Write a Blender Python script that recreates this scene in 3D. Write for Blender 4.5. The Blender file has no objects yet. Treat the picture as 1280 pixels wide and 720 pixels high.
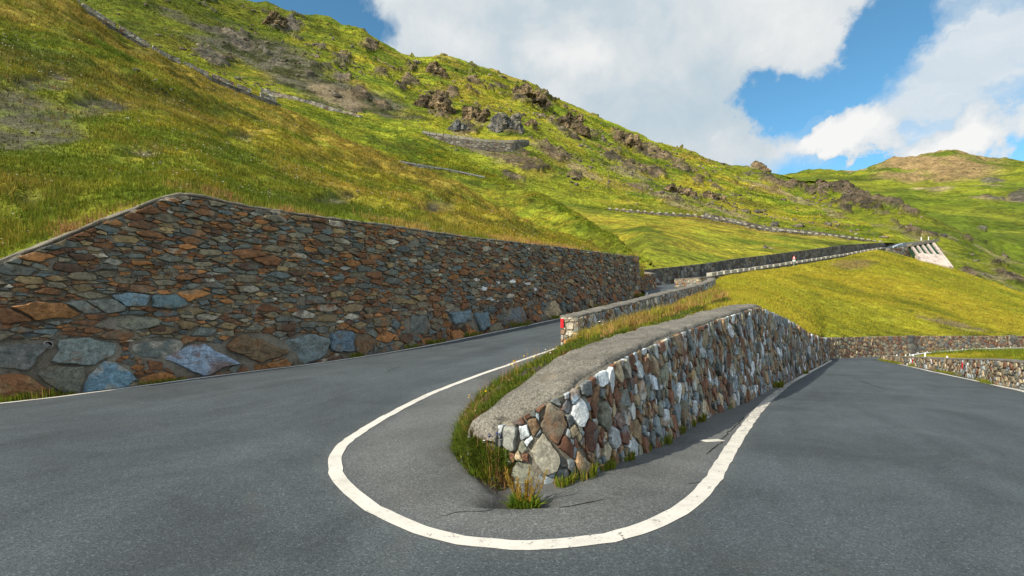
import bpy, bmesh, math, random
import numpy as np
from mathutils import Vector
from mathutils.bvhtree import BVHTree

random.seed(7)
RNG = np.random.default_rng(11)
SC = bpy.context.scene
COL = SC.collection
F, CX, CY, CH = 640.0, 640.0, 390.0, 1.6      # focal length (px at 1280 wide), principal column, horizon row, eye height


def P(px, py, Y):
    """world point seen at pixel (px, py) at depth Y"""
    return np.array([(px - CX) / F * Y, Y, CH - (py - CY) / F * Y])


# ----------------------------------------------------------------------------- noise
def _hash(ix, iy, iz, seed):
    h = (ix.astype(np.uint32) * np.uint32(374761393) + iy.astype(np.uint32) * np.uint32(668265263)
         + iz.astype(np.uint32) * np.uint32(2147483647) + np.uint32((seed * 1013 + 77) * 1274126177 % 4294967296))
    h = (h ^ (h >> np.uint32(13))) * np.uint32(1274126177)
    h = (h ^ (h >> np.uint32(15))) * np.uint32(2246822519)
    h = h ^ (h >> np.uint32(16))
    return h.astype(np.float64) / 4294967295.0


def vnoise(p, seed=0):
    p = np.asarray(p, float)
    f = np.floor(p)
    i = f.astype(np.int64)
    t = p - f
    t = t * t * t * (t * (t * 6 - 15) + 10)
    out = 0
    for dx in (0, 1):
        wx = t[:, 0] if dx else 1 - t[:, 0]
        for dy in (0, 1):
            wy = t[:, 1] if dy else 1 - t[:, 1]
            for dz in (0, 1):
                wz = t[:, 2] if dz else 1 - t[:, 2]
                out = out + wx * wy * wz * _hash(i[:, 0] + dx, i[:, 1] + dy, i[:, 2] + dz, seed)
    return out


def fbm(p, freq=1.0, octv=4, seed=0, gain=0.5, lac=2.03):
    p = np.asarray(p, float) * freq
    a, s, tot = 1.0, 0.0, 0.0
    for k in range(octv):
        s = s + a * vnoise(p + 17.3 * k, seed + k)
        tot += a
        a *= gain
        p = p * lac
    return s / tot


def ridged(p, freq=1.0, octv=4, seed=0):
    p = np.asarray(p, float) * freq
    a, s, tot = 1.0, 0.0, 0.0
    for k in range(octv):
        s = s + a * (1 - np.abs(2 * vnoise(p + 11.1 * k, seed + k) - 1))
        tot += a
        a *= 0.5
        p = p * 2.07
    return s / tot


def sstep(a, b, x):
    t = np.clip((x - a) / (b - a), 0, 1)
    return t * t * (3 - 2 * t)


def lerp(a, b, t):
    t = np.asarray(t, float)
    t = t[:, None] if t.ndim else t
    return np.asarray(a) * (1 - t) + np.asarray(b) * t


# ----------------------------------------------------------------------------- mesh building
def new_mesh(name, V, faces=None, mats=(), col=None, smooth=False, fmat=None, tris=None, parent=None, attrs=None):
    """one mesh object. faces: list of tuples, or an (n,4)/(n,3) int array"""
    me = bpy.data.meshes.new(name)
    V = np.asarray(V, dtype=np.float32)
    if isinstance(faces, np.ndarray):
        k = faces.shape[1]
        n = len(faces)
        me.vertices.add(len(V))
        me.vertices.foreach_set('co', V.ravel())
        me.loops.add(n * k)
        me.loops.foreach_set('vertex_index', faces.astype(np.int32).ravel())
        me.polygons.add(n)
        me.polygons.foreach_set('loop_start', np.arange(0, n * k, k, dtype=np.int32))
        me.polygons.foreach_set('loop_total', np.full(n, k, dtype=np.int32))
    else:
        me.from_pydata([tuple(map(float, v)) for v in V], [], [tuple(int(i) for i in f) for f in faces])
    for m in mats:
        me.materials.append(m)
    if fmat is not None:
        me.polygons.foreach_set('material_index', np.asarray(fmat, dtype=np.int32))
    if col is not None:
        c = np.ones((len(V), 4), dtype=np.float32)
        c[:, :3] = col
        a = me.color_attributes.new('Col', 'FLOAT_COLOR', 'POINT')
        a.data.foreach_set('color', c.ravel())
    for nm, arr in (attrs or {}).items():
        a = me.attributes.new(nm, 'FLOAT', 'POINT')
        a.data.foreach_set('value', np.asarray(arr, dtype=np.float32))
    me.update(calc_edges=True)
    me.validate()
    if smooth:
        me.polygons.foreach_set('use_smooth', np.ones(len(me.polygons), dtype=bool))
    o = bpy.data.objects.new(name, me)
    COL.objects.link(o)
    if parent is not None:
        o.parent = parent
    return o


def tag(o, label=None, cat=None, group=None, kind=None):
    if label: o['label'] = label
    if cat: o['category'] = cat
    if group: o['group'] = group
    if kind or cat: o['kind'] = kind or 'thing'
    return o


def empty(name, loc):
    o = bpy.data.objects.new(name, None)
    o.location = tuple(float(v) for v in loc)
    COL.objects.link(o)
    return o


def grid_faces(r, c):
    i = np.arange((r - 1) * (c - 1))
    a = (i // (c - 1)) * c + i % (c - 1)
    return np.stack([a, a + 1, a + c + 1, a + c], 1)


class MB:
    """collects boxes / tubes / prisms into one mesh"""
    def __init__(self):
        self.v, self.f = [], []

    def add(self, V, Fc):
        n = len(self.v)
        self.v += [tuple(map(float, x)) for x in V]
        self.f += [tuple(int(i) + n for i in f) for f in Fc]

    def box(self, c, ax, ay, az):
        c, ax, ay, az = map(np.asarray, (c, ax, ay, az))
        V = [c + sx * ax + sy * ay + sz * az for sz in (-1, 1) for sy in (-1, 1) for sx in (-1, 1)]
        self.add(V, [(0, 2, 3, 1), (4, 5, 7, 6), (0, 1, 5, 4), (2, 6, 7, 3), (0, 4, 6, 2), (1, 3, 7, 5)])

    def tube(self, pts, r, n=8, cap=True):
        pts = [np.asarray(p, float) for p in pts]
        rs = r if hasattr(r, '__len__') else [r] * len(pts)
        V, Fc = [], []
        for i, p in enumerate(pts):
            d = pts[min(i + 1, len(pts) - 1)] - pts[max(i - 1, 0)]
            d = d / (np.linalg.norm(d) + 1e-9)
            a = np.cross(d, [0, 0, 1]) if abs(d[2]) < .9 else np.cross(d, [1, 0, 0])
            a /= np.linalg.norm(a)
            b = np.cross(d, a)
            for k in range(n):
                t = 2 * math.pi * k / n
                V.append(p + rs[i] * (a * math.cos(t) + b * math.sin(t)))
        for i in range(len(pts) - 1):
            for k in range(n):
                Fc.append((i * n + k, i * n + (k + 1) % n, (i + 1) * n + (k + 1) % n, (i + 1) * n + k))
        if cap:
            Fc.append(tuple(range(n))[::-1])
            Fc.append(tuple((len(pts) - 1) * n + k for k in range(n)))
        self.add(V, Fc)

    def prism(self, poly, ext):
        poly = [np.asarray(p, float) for p in poly]
        n = len(poly)
        e = np.asarray(ext, float)
        self.add(poly + [p + e for p in poly],
                 [tuple(range(n))[::-1], tuple(range(n, 2 * n))] + [(k, (k + 1) % n, n + (k + 1) % n, n + k) for k in range(n)])

    def build(self, name, mat, parent=None, smooth=False):
        return new_mesh(name, self.v, self.f, [mat], parent=parent, smooth=smooth)


# ----------------------------------------------------------------------------- materials
def mat_new(name):
    m = bpy.data.materials.new(name)
    m.use_nodes = True
    nt = m.node_tree
    nt.nodes.clear()
    out = nt.nodes.new('ShaderNodeOutputMaterial')
    b = nt.nodes.new('ShaderNodeBsdfPrincipled')
    nt.links.new(b.outputs[0], out.inputs[0])
    b.inputs['Roughness'].default_value = .9
    b.inputs['Specular IOR Level'].default_value = .25
    return m, nt, b, out


def N(nt, t, **kw):
    n = nt.nodes.new(t)
    for k, v in kw.items():
        if k in n.inputs.keys():
            n.inputs[k].default_value = v
        else:
            setattr(n, k, v)
    return n


def noise(nt, vec, scale, detail=4, rough=.55, dist=0.0):
    n = N(nt, 'ShaderNodeTexNoise', Scale=scale, Detail=detail, Roughness=rough, Distortion=dist)
    nt.links.new(vec, n.inputs['Vector'])
    return n.outputs['Fac']


def ramp(nt, fac, stops):
    r = nt.nodes.new('ShaderNodeValToRGB')
    els = r.color_ramp.elements
    while len(els) < len(stops): els.new(.5)
    for e, (p, c) in zip(els, stops):
        e.position = p
        e.color = (*c, 1) if hasattr(c, '__len__') else (c, c, c, 1)
    nt.links.new(fac, r.inputs[0])
    return r.outputs[0]


def mix(nt, mode, fac, a, b):
    n = N(nt, 'ShaderNodeMix', data_type='RGBA', blend_type=mode)
    for sock, v in ((n.inputs[0], fac), (n.inputs[6], a), (n.inputs[7], b)):
        if hasattr(v, 'is_linked'): nt.links.new(v, sock)
        elif hasattr(v, '__len__'): sock.default_value = (*v, 1)
        else: sock.default_value = v
    return n.outputs[2]


def math_n(nt, op, a, b=None, c=None, clamp=False):
    n = N(nt, 'ShaderNodeMath', operation=op)
    n.use_clamp = clamp
    for s, v in zip(n.inputs, (a, b, c)):
        if v is None: continue
        if hasattr(v, 'is_linked'): nt.links.new(v, s)
        else: s.default_value = v
    return n.outputs[0]


def bump(nt, b, h, strength, dist):
    n = N(nt, 'ShaderNodeBump', Strength=strength, Distance=dist)
    nt.links.new(h, n.inputs['Height'])
    nt.links.new(n.outputs[0], b.inputs['Normal'])
    return n


def objco(nt):
    return nt.nodes.new('ShaderNodeTexCoord').outputs['Object']


def colattr(nt):
    a = nt.nodes.new('ShaderNodeVertexColor')
    a.layer_name = 'Col'
    return a.outputs['Color']


def mat_terrain(name, freqs, bdist, bstr=.8, lo=.55, hi=1.45):
    m, nt, b, out = mat_new(name)
    co = objco(nt)
    c = colattr(nt)
    hsum = None
    for f, amt in freqs:
        n = noise(nt, co, f, 5, .62, .3)
        c = mix(nt, 'MULTIPLY', amt, c, ramp(nt, n, [(.3, lo), (.5, 1.0), (.7, hi)]))
        hsum = n if hsum is None else math_n(nt, 'ADD', hsum, math_n(nt, 'MULTIPLY', n, .5))
    nt.links.new(c, b.inputs['Base Color'])
    bump(nt, b, hsum, bstr, bdist)
    b.inputs['Specular IOR Level'].default_value = .1
    return m


def mat_grass(name, tr=.35):
    m, nt, b, out = mat_new(name)
    c = colattr(nt)
    nt.links.new(c, b.inputs['Base Color'])
    b.inputs['Roughness'].default_value = .75
    b.inputs['Specular IOR Level'].default_value = .15
    t = nt.nodes.new('ShaderNodeBsdfTranslucent')
    nt.links.new(c, t.inputs['Color'])
    mx = nt.nodes.new('ShaderNodeMixShader')
    mx.inputs[0].default_value = tr
    nt.links.new(b.outputs[0], mx.inputs[1])
    nt.links.new(t.outputs[0], mx.inputs[2])
    nt.links.new(mx.outputs[0], out.inputs[0])
    return m


def mat_stone(name):
    m, nt, b, out = mat_new(name)
    co = objco(nt)
    c = colattr(nt)
    n1 = noise(nt, co, 9, 6, .68, .6)
    n2 = noise(nt, co, 38, 5, .65)
    c = mix(nt, 'MULTIPLY', .9, c, ramp(nt, n1, [(.28, .35), (.5, 1.0), (.72, 1.6)]))
    c = mix(nt, 'MULTIPLY', .8, c, ramp(nt, n2, [(.3, .5), (.5, 1.0), (.7, 1.5)]))
    # lichen flecks and rust seams that belong to the stones
    l = noise(nt, co, 23, 4, .7, 1.2)
    c = mix(nt, 'MIX', ramp(nt, l, [(.66, 0.0), (.74, .55)]), c, (.34, .35, .31))
    r = noise(nt, co, 5.5, 5, .7, 1.5)
    c = mix(nt, 'MIX', ramp(nt, r, [(.60, 0.0), (.70, .55)]), c, (.19, .085, .025))
    nt.links.new(c, b.inputs['Base Color'])
    h = math_n(nt, 'ADD', n1, math_n(nt, 'MULTIPLY', n2, .4))
    bump(nt, b, h, .9, .02)
    b.inputs['Roughness'].default_value = .78
    b.inputs['Specular IOR Level'].default_value = .35
    return m


def mat_mortar(name, col, sc=1.0, dark=.5, grit=1.0):
    m, nt, b, out = mat_new(name)
    co = objco(nt)
    n1 = noise(nt, co, 2.2 * sc, 6, .65)
    n2 = noise(nt, co, 55 * sc, 4, .7)
    n3 = noise(nt, co, 11 * sc, 4, .7, .8)
    c = mix(nt, 'MULTIPLY', 1.0, col, ramp(nt, n1, [(.3, dark), (.5, 1.0), (.7, 1.3)]))
    c = mix(nt, 'MULTIPLY', .9, c, ramp(nt, n2, [(.3, 1 - .45 * grit), (.5, 1.0), (.7, 1 + .45 * grit)]))
    c = mix(nt, 'MULTIPLY', .8, c, ramp(nt, n3, [(.32, .5), (.45, 1.0)]))
    nt.links.new(c, b.inputs['Base Color'])
    bump(nt, b, math_n(nt, 'ADD', n3, math_n(nt, 'MULTIPLY', n2, .5)), 1.0, .03 / sc)
    return m


def mat_farwall(name, sc, k=1.0):
    """rubble masonry seen from afar: cells of several stone colours with dark joints"""
    m, nt, b, out = mat_new(name)
    co = objco(nt)
    mp = N(nt, 'ShaderNodeMapping')
    mp.inputs['Scale'].default_value = (sc, sc, sc * 1.5)
    nt.links.new(co, mp.inputs[0])
    v = N(nt, 'ShaderNodeTexVoronoi', feature='F1')
    v.inputs['Scale'].default_value = 1
    nt.links.new(mp.outputs[0], v.inputs['Vector'])
    e = N(nt, 'ShaderNodeTexVoronoi', feature='DISTANCE_TO_EDGE')
    e.inputs['Scale'].default_value = 1
    nt.links.new(mp.outputs[0], e.inputs['Vector'])
    sep = nt.nodes.new('ShaderNodeSeparateColor')
    nt.links.new(v.outputs['Color'], sep.inputs[0])
    c = ramp(nt, sep.outputs[0], [(0, (.11, .06, .035)), (.25, (.10, .105, .10)), (.5, (.15, .145, .12)),
                                  (.75, (.20, .17, .12)), (1, (.28, .28, .26))])
    c = mix(nt, 'MULTIPLY', .9, c, ramp(nt, noise(nt, co, .35, 5, .65), [(.3, .55), (.5, 1.0), (.7, 1.5)]))
    c = mix(nt, 'MULTIPLY', 1.0, c, ramp(nt, e.outputs[0], [(0, .35 * k), (.12, k)]))
    nt.links.new(c, b.inputs['Base Color'])
    bump(nt, b, e.outputs[0], .8, .15)
    return m


def mat_plain(name, col, rough=.6, spec=.3, nz=0.0, sc=20):
    m, nt, b, out = mat_new(name)
    if nz:
        n = noise(nt, objco(nt), sc, 5, .65)
        c = mix(nt, 'MULTIPLY', 1.0, col, ramp(nt, n, [(.3, 1 - nz), (.5, 1.0), (.7, 1 + nz * .6)]))
        nt.links.new(c, b.inputs['Base Color'])
        bump(nt, b, n, .5, .02)
    else:
        b.inputs['Base Color'].default_value = (*col, 1)
    b.inputs['Roughness'].default_value = rough
    b.inputs['Specular IOR Level'].default_value = spec
    return m


def mat_asphalt():
    m, nt, b, out = mat_new('asphalt')
    co = objco(nt)
    at = N(nt, 'ShaderNodeAttribute', attribute_name='apron')
    fine = noise(nt, co, 140, 3, .7)
    mid = noise(nt, co, 42, 4, .7)
    vor = N(nt, 'ShaderNodeTexVoronoi', feature='F1')
    vor.inputs['Scale'].default_value = 95
    nt.links.new(co, vor.inputs['Vector'])
    sep = nt.nodes.new('ShaderNodeSeparateColor')
    nt.links.new(vor.outputs['Color'], sep.inputs[0])
    big = noise(nt, co, .55, 6, .62, .8)
    c = mix(nt, 'MIX', at.outputs['Fac'], (.054, .067, .075), (.096, .102, .101))
    c = mix(nt, 'MULTIPLY', 1.0, c, ramp(nt, big, [(.3, .72), (.5, 1.0), (.7, 1.22)]))
    c = mix(nt, 'MULTIPLY', 1.0, c, ramp(nt, mid, [(.3, .75), (.5, 1.0), (.7, 1.25)]))
    c = mix(nt, 'MULTIPLY', .9, c, ramp(nt, sep.outputs[0], [(0, .62), (.6, 1.0), (.9, 1.15), (1, 2.0)]))
    br = N(nt, 'ShaderNodeAttribute', attribute_name='broken')
    c = mix(nt, 'MIX', math_n(nt, 'MULTIPLY', br.outputs['Fac'], .8), c, (.030, .029, .027))
    # wheel-polished streaks along the lanes and dusty brownish drifts
    dust = noise(nt, co, .9, 5, .7, 1.2)
    c = mix(nt, 'MIX', ramp(nt, dust, [(.56, 0.0), (.74, .2)]), c, (.110, .102, .088))
    st = noise(nt, co, 7.0, 5, .75, 2.5)
    c = mix(nt, 'MULTIPLY', .7, c, ramp(nt, st, [(.30, .55), (.42, 1.0)]))
    ua, va = N(nt, 'ShaderNodeAttribute', attribute_name='ua'), N(nt, 'ShaderNodeAttribute', attribute_name='va')
    cx_ = nt.nodes.new('ShaderNodeCombineXYZ')
    nt.links.new(math_n(nt, 'MULTIPLY', ua.outputs['Fac'], .16), cx_.inputs[0])
    nt.links.new(math_n(nt, 'MULTIPLY', va.outputs['Fac'], 9.0), cx_.inputs[1])
    trk = noise(nt, cx_.outputs[0], 1.0, 6, .72, .5)
    c = mix(nt, 'MULTIPLY', .9, c, ramp(nt, trk, [(.30, .76), (.5, 1.0), (.68, 1.16)]))
    gr = noise(nt, co, 1.7, 7, .75, 1.0)
    c = mix(nt, 'MULTIPLY', .8, c, ramp(nt, gr, [(.28, .6), (.40, 1.0)]))
    nt.links.new(c, b.inputs['Base Color'])
    h = math_n(nt, 'ADD', math_n(nt, 'MULTIPLY', sep.outputs[0], .5), math_n(nt, 'ADD', fine, mid))
    bump(nt, b, h, .55, .008)
    b.inputs['Roughness'].default_value = .72
    b.inputs['Specular IOR Level'].default_value = .35
    return m


def mat_line():
    m, nt, b, out = mat_new('road_paint')
    co = objco(nt)
    n1 = noise(nt, co, 13, 6, .75, .8)
    n2 = noise(nt, co, 70, 3, .7)
    at = N(nt, 'ShaderNodeAttribute', attribute_name='wear')
    w = math_n(nt, 'ADD', math_n(nt, 'MULTIPLY', n1, .75), math_n(nt, 'MULTIPLY', n2, .25))
    w = math_n(nt, 'SUBTRACT', w, math_n(nt, 'MULTIPLY', at.outputs['Fac'], .22))
    c = mix(nt, 'MIX', ramp(nt, w, [(.335, 0.0), (.40, 1.0)]), (.075, .077, .075), (.52, .505, .46))
    c = mix(nt, 'MULTIPLY', .7, c, ramp(nt, noise(nt, co, 3, 5, .7), [(.3, .68), (.5, 1.0), (.7, 1.1)]))
    nt.links.new(c, b.inputs['Base Color'])
    bump(nt, b, n2, .3, .005)
    b.inputs['Roughness'].default_value = .7
    return m


M_STONE = mat_stone('rubble_stone')
M_MORTAR = mat_mortar('lime_mortar', (.19, .172, .136))
M_CONC = mat_mortar('cement_coping', (.158, .149, .126), .9, .5, 1.7)
M_FAR = mat_farwall('far_rubble', 1.1, k=.72)
M_FAR2 = mat_farwall('far_rubble_coarse', .7)
M_PALE = mat_mortar('pale_stone', (.36, .34, .285), .4, .65)
M_ASPH = mat_asphalt()
M_PAINT = mat_line()
M_HILL = mat_terrain('alpine_grass_near', [(.35, .55), (1.6, .8), (7.0, .9)], .35, .8)
M_MTN = mat_terrain('alpine_grass_far', [(.05, .6), (.22, .9), (.8, 1.0), (2.4, .8)], 2.4, 1.0, .42, 1.5)
M_FARM = mat_terrain('alpine_grass_distant', [(.006, .5), (.03, .8), (.12, 1.0)], 14, .8, .45, 1.45)
M_GRASS = mat_grass('grass_blades')
M_FLOWER = mat_grass('petals', .25)
M_CRAG = mat_terrain('crag_rock', [(.12, .6), (.5, 1.0), (1.6, 1.0)], 1.6, 1.0, .3, 1.7)
M_DARK = mat_plain('dark_opening', (.012, .011, .010), .9, .1)
M_CRACK = mat_plain('crack_fill', (.024, .024, .024), .95, .05)
M_RED = mat_plain('red_reflector', (.55, .012, .02), .25, .5)
M_WHITE = mat_plain('white_paint', (.75, .75, .73), .5, .3, .12, 8)
M_METAL = mat_plain('galvanised_steel', (.42, .44, .45), .45, .5, .15, 6)
M_BLUEWHITE = mat_plain('blue_white_paint', (.55, .66, .76), .4, .4)
M_GREENCONC = mat_plain('dark_green_recess', (.026, .055, .036), .9, .1, .4, .6)  # mottled dark green for the recesses between the ribs
M_PINKCONC = mat_mortar('weathered_concrete', (.44, .38, .34), .25, .6)


# ----------------------------------------------------------------------------- curve tools
def pchip_rows(Q):
    """Q (k, ...) values at t=0..k-1 ; returns monotone cubic evaluator over axis 0"""
    Q = np.asarray(Q, float)
    d = Q[1:] - Q[:-1]
    m = np.zeros_like(Q)
    same = (d[1:] * d[:-1]) > 0
    with np.errstate(divide='ignore', invalid='ignore'):
        hm = 2 * d[1:] * d[:-1] / (d[1:] + d[:-1])
    m[1:-1] = np.where(same, hm, 0)
    m[0], m[-1] = d[0], d[-1]

    def ev(t):
        t = np.clip(t, 0, len(Q) - 1)
        i = np.minimum(np.floor(t).astype(int), len(Q) - 2)
        u = (t - i).reshape((-1,) + (1,) * (Q.ndim - 1))
        a, b_, ma, mb = Q[i], Q[i + 1], m[i], m[i + 1]
        return a * (2 * u**3 - 3 * u**2 + 1) + ma * (u**3 - 2 * u**2 + u) + b_ * (-2 * u**3 + 3 * u**2) + mb * (u**3 - u**2)
    return ev


def lin_rows(Q):
    def ev(t):
        i = np.minimum(np.floor(t).astype(int), len(Q) - 2)
        u = (t - i).reshape((-1,) + (1,) * (Q.ndim - 1))
        return Q[i] * (1 - u) + Q[i + 1] * u
    return ev


def catmull(Q, n_per):
    Q = np.asarray(Q, float)
    E = np.vstack([2 * Q[0] - Q[1], Q, 2 * Q[-1] - Q[-2]])
    out = []
    for i in range(len(Q) - 1):
        p0, p1, p2, p3 = E[i], E[i + 1], E[i + 2], E[i + 3]
        for k in range(n_per):
            t = k / n_per
            out.append(.5 * (2 * p1 + (p2 - p0) * t + (2 * p0 - 5 * p1 + 4 * p2 - p3) * t * t + (3 * p1 - p0 - 3 * p2 + p3) * t**3))
    out.append(Q[-1])
    return np.array(out)


def resample(Q, step):
    Q = np.asarray(Q, float)
    s = np.concatenate([[0], np.cumsum(np.linalg.norm(np.diff(Q[:, :2], axis=0), axis=1))])
    n = max(2, int(round(s[-1] / step)) + 1)
    t = np.linspace(0, s[-1], n)
    return np.stack([np.interp(t, s, Q[:, k]) for k in range(Q.shape[1])], 1)


def knots(lst, pxs):
    a = np.array(lst, float)
    return np.interp(pxs, a[:, 0], a[:, 1]), np.interp(pxs, a[:, 0], a[:, 2])


def smooth1(a, k):
    if k < 1: return a
    w = np.ones(2 * k + 1) / (2 * k + 1)
    return np.convolve(np.pad(a, k, mode='edge'), w, mode='valid')


class Sheet:
    """terrain sheet lofted through ground lines; columns fan out from the viewpoint, rows run up the slope"""
    def __init__(self, pxs, curves, nrows, sm=0):
        self.pxs = np.asarray(pxs, float)
        K = []
        for c in curves:
            py, Y = knots(c, self.pxs)
            py, Y = smooth1(py, sm), smooth1(Y, sm)
            K.append(np.stack([Y, CH - (py - CY) / F * Y], 1))
        ev = lin_rows(np.array(K))
        t = np.concatenate([np.linspace(i, i + 1, n, endpoint=False) for i, n in enumerate(nrows)] + [[len(curves) - 1]])
        YZ = ev(t)                                # rows x cols x 2
        self.t = t
        R, C = YZ.shape[:2]
        X = (self.pxs[None, :] - CX) / F * YZ[..., 0]
        self.R, self.C = R, C
        self.V = np.stack([X, YZ[..., 0], YZ[..., 1]], -1).reshape(-1, 3)
        self.T = np.repeat(t, C)
        self.faces = grid_faces(R, C)

    def pix(self):
        V = self.V
        return CX + F * V[:, 0] / V[:, 1], CY - F * (V[:, 2] - CH) / V[:, 1]

    def normals(self):
        G = self.V.reshape(self.R, self.C, 3)
        du = np.gradient(G, axis=1)
        dv = np.gradient(G, axis=0)
        n = np.cross(du, dv).reshape(-1, 3)
        n /= np.linalg.norm(n, axis=1)[:, None] + 1e-9
        n[n[:, 2] < 0] *= -1
        return n

    def build(self, name, mat, col):
        self.col = col
        return new_mesh(name, self.V, self.faces, [mat], col=col, smooth=True)

    def bvh(self):
        return BVHTree.FromPolygons([tuple(v) for v in self.V.tolist()], [tuple(f) for f in self.faces.tolist()])


def ray(bvh, px, py):
    d = Vector(((px - CX) / F, 1.0, -(py - CY) / F)).normalized()
    h = bvh.ray_cast(Vector((0, 0, CH)), d)
    return None if h[0] is None else np.array(h[0])


def drop(bvh, x, y, z0=400):
    h = bvh.ray_cast(Vector((x, y, z0)), Vector((0, 0, -1)))
    return None if h[0] is None else h[0].z


# ----------------------------------------------------------------------------- grass colouring
G_DEEP = (.045, .064, .010)
G_GREEN = (.115, .160, .012)
G_LIME = (.208, .235, .018)
G_YEL = (.305, .262, .024)
G_TAN = (.360, .245, .062)
G_PINK = (.36, .170, .085)


def grass_col(V, big, seed, yellow=.5):
    """albedo of an alpine meadow: patches of lime, yellow and deep green"""
    Vs = V * np.array([1, 1, 1.6])
    a = fbm(Vs, 1 / big, 4, seed)
    b = fbm(Vs, 3.1 / big, 4, seed + 9)
    c = fbm(Vs, 9.0 / big, 3, seed + 21)
    col = lerp(G_GREEN, G_LIME, sstep(.38, .58, b))
    col = lerp(col, G_YEL, sstep(.62 - .3 * yellow, .86 - .3 * yellow, a * .6 + c * .4))
    col = lerp(col, G_DEEP, .42 * sstep(.56, .72, fbm(Vs, 2.2 / big, 4, seed + 33)))
    return col


# ============================================================================= ROAD
ROAD = [  # outer edge | inner edge, from the climbing road far away, through the hairpin, to the descending road
    (P(1112, 308, 167), P(1110, 310.8, 160)),
    (P(1060, 317, 139), P(1050, 320.5, 130)),
    (P(985, 331, 104), P(975, 335, 96)),
    (P(920, 343, 81), P(912, 346, 73)),
    ((19.2, 60, 4.95), (17.6, 50, 4.0)),
    ((13.8, 54, 4.26), (15.6, 42, 3.3)),
    ((9.6, 37.5, 2.83), (12.5, 33.2, 2.45)),
    ((3.8, 27, 1.63), (6.75, 24.6, 1.45)),
    ((1.45, 23.3, 1.2), (4.0, 19.6, 1.0)),
    ((-3.84, 15.4, .40), (1.25, 14.4, .57)),
    ((-7.27, 11.6, .10), (.25, 10.7, .33)),
    ((-9.14, 9.14, 0), (-.35, 9.24, .2)),
    ((-11.0, 7.4, 0), (-.6, 6.83, .05)),
    ((-13.4, 3.5, 0), (-.45, 5.85, .02)),
    ((-13, -3, 0), (-.22, 5.25, 0)),
    ((-8, -8, 0), (0, 5.05, 0)),
    ((0, -9, -.1), (.3, 5.05, 0)),
    ((8, -6, -.2), (.6, 5.25, 0)),
    ((12, 1, -.3), (1.1, 6.0, -.05)),
    ((13.2, 8, -.4), (1.95, 7.1, -.12)),
    ((13.9, 13.2, -.5), (3.15, 9.0, -.22)),
    ((16.0, 16.5, -.75), (4.75, 11.1, -.33)),
    ((18.3, 20.3, -1.0), (7.0, 14.5, -.5)),
    ((22.7, 27.9, -1.5), (12.2, 22.2, -1.05)),
    ((30.2, 40.9, -2.3), (23.3, 38.6, -2.1)),
    ((32.2, 42.0, -2.36), (26.2, 42.6, -2.22)),
    ((37, 43.6, -2.5), (33, 46.6, -2.47)),
    ((52, 46.8, -2.9), (51, 51.8, -2.9)),
    ((80, 53, -3.6), (79, 58, -3.6)),
]
ROAD_O = catmull([a for a, b in ROAD], 16)
ROAD_I = catmull([b for a, b in ROAD], 16)
nc = 64
tt = 1 - (1 - np.linspace(0, 1, nc)) ** 2.1
G = ROAD_O[:, None, :] * (1 - tt)[None, :, None] + ROAD_I[:, None, :] * tt[None, :, None]
RV = G.reshape(-1, 3).copy()
RF = grid_faces(len(ROAD_O), nc)
near = sstep(60, 25, RV[:, 1])
RV[:, 2] += near * .035 * (fbm(RV * [1, 1, 0], .35, 3, 3) - .5)
# broken asphalt lip and sunken hole at the nose of the median
PH = np.array([.03, 4.30])
d = np.hypot((RV[:, 0] - PH[0]) / .34, (RV[:, 1] - PH[1]) / .15)
RV[:, 2] -= .15 * sstep(1.0, .30, d + .5 * (fbm(RV, 6, 3, 9) - .5))
_a, _b = np.array([-.60, 6.05]), np.array([.0, 4.42])
_q = RV[:, :2] - _a
_tq = np.clip((_q @ (_b - _a)) / ((_b - _a) @ (_b - _a)), 0, 1)
d2 = np.hypot(*(_q - _tq[:, None] * (_b - _a)).T) / .17 + .7 * (fbm(RV, 5, 4, 10) - .5)
RV[:, 2] -= .075 * sstep(1.0, .25, d2)
broken = np.maximum(sstep(1.05, .35, d2), sstep(1.3, .5, d + .6 * (fbm(RV, 6, 3, 12) - .5)))
RV[:, 2] += .03 * np.exp(-((d - 1.25) / .3) ** 2) * (fbm(RV, 4, 3, 8))
road_bvh = BVHTree.FromPolygons([tuple(v) for v in RV.tolist()], [tuple(f) for f in RF.tolist()])


def on_road(px, py):
    h = ray(road_bvh, px, py)
    return h


LINE_PX = [(700, 434), (662, 447), (625, 460), (585, 474), (546, 489), (508, 507), (470, 528), (440, 547), (424, 562), (418, 578),
           (424, 598), (447, 622), (478, 642), (512, 658), (550, 670), (587, 677), (625, 681), (662, 682), (700, 680), (737, 676),
           (775, 669), (812, 657), (850, 638), (870, 623), (886, 606), (899, 587), (912, 564), (925, 544), (939, 524), (954, 507),
           (969, 493), (1008, 467.5), (1039, 450.5)]
LINE = np.array([on_road(*p) for p in LINE_PX])
far_up = ROAD_I[(ROAD_I[:, 1] > LINE[0][1] + 1) & (np.arange(len(ROAD_I)) < 170)]
LINE_F = catmull(LINE, 14)


def inside_poly(poly, x, y):
    res = np.zeros(len(x), bool)
    n = len(poly)
    j = n - 1
    for i in range(n):
        xi, yi, xj, yj = poly[i][0], poly[i][1], poly[j][0], poly[j][1]
        cond = ((yi > y) != (yj > y))
        res ^= cond & (x < (xj - xi) * (y - yi) / ((yj - yi) if abs(yj - yi) > 1e-9 else 1e-9) + xi)
        j = i
    return res


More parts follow.
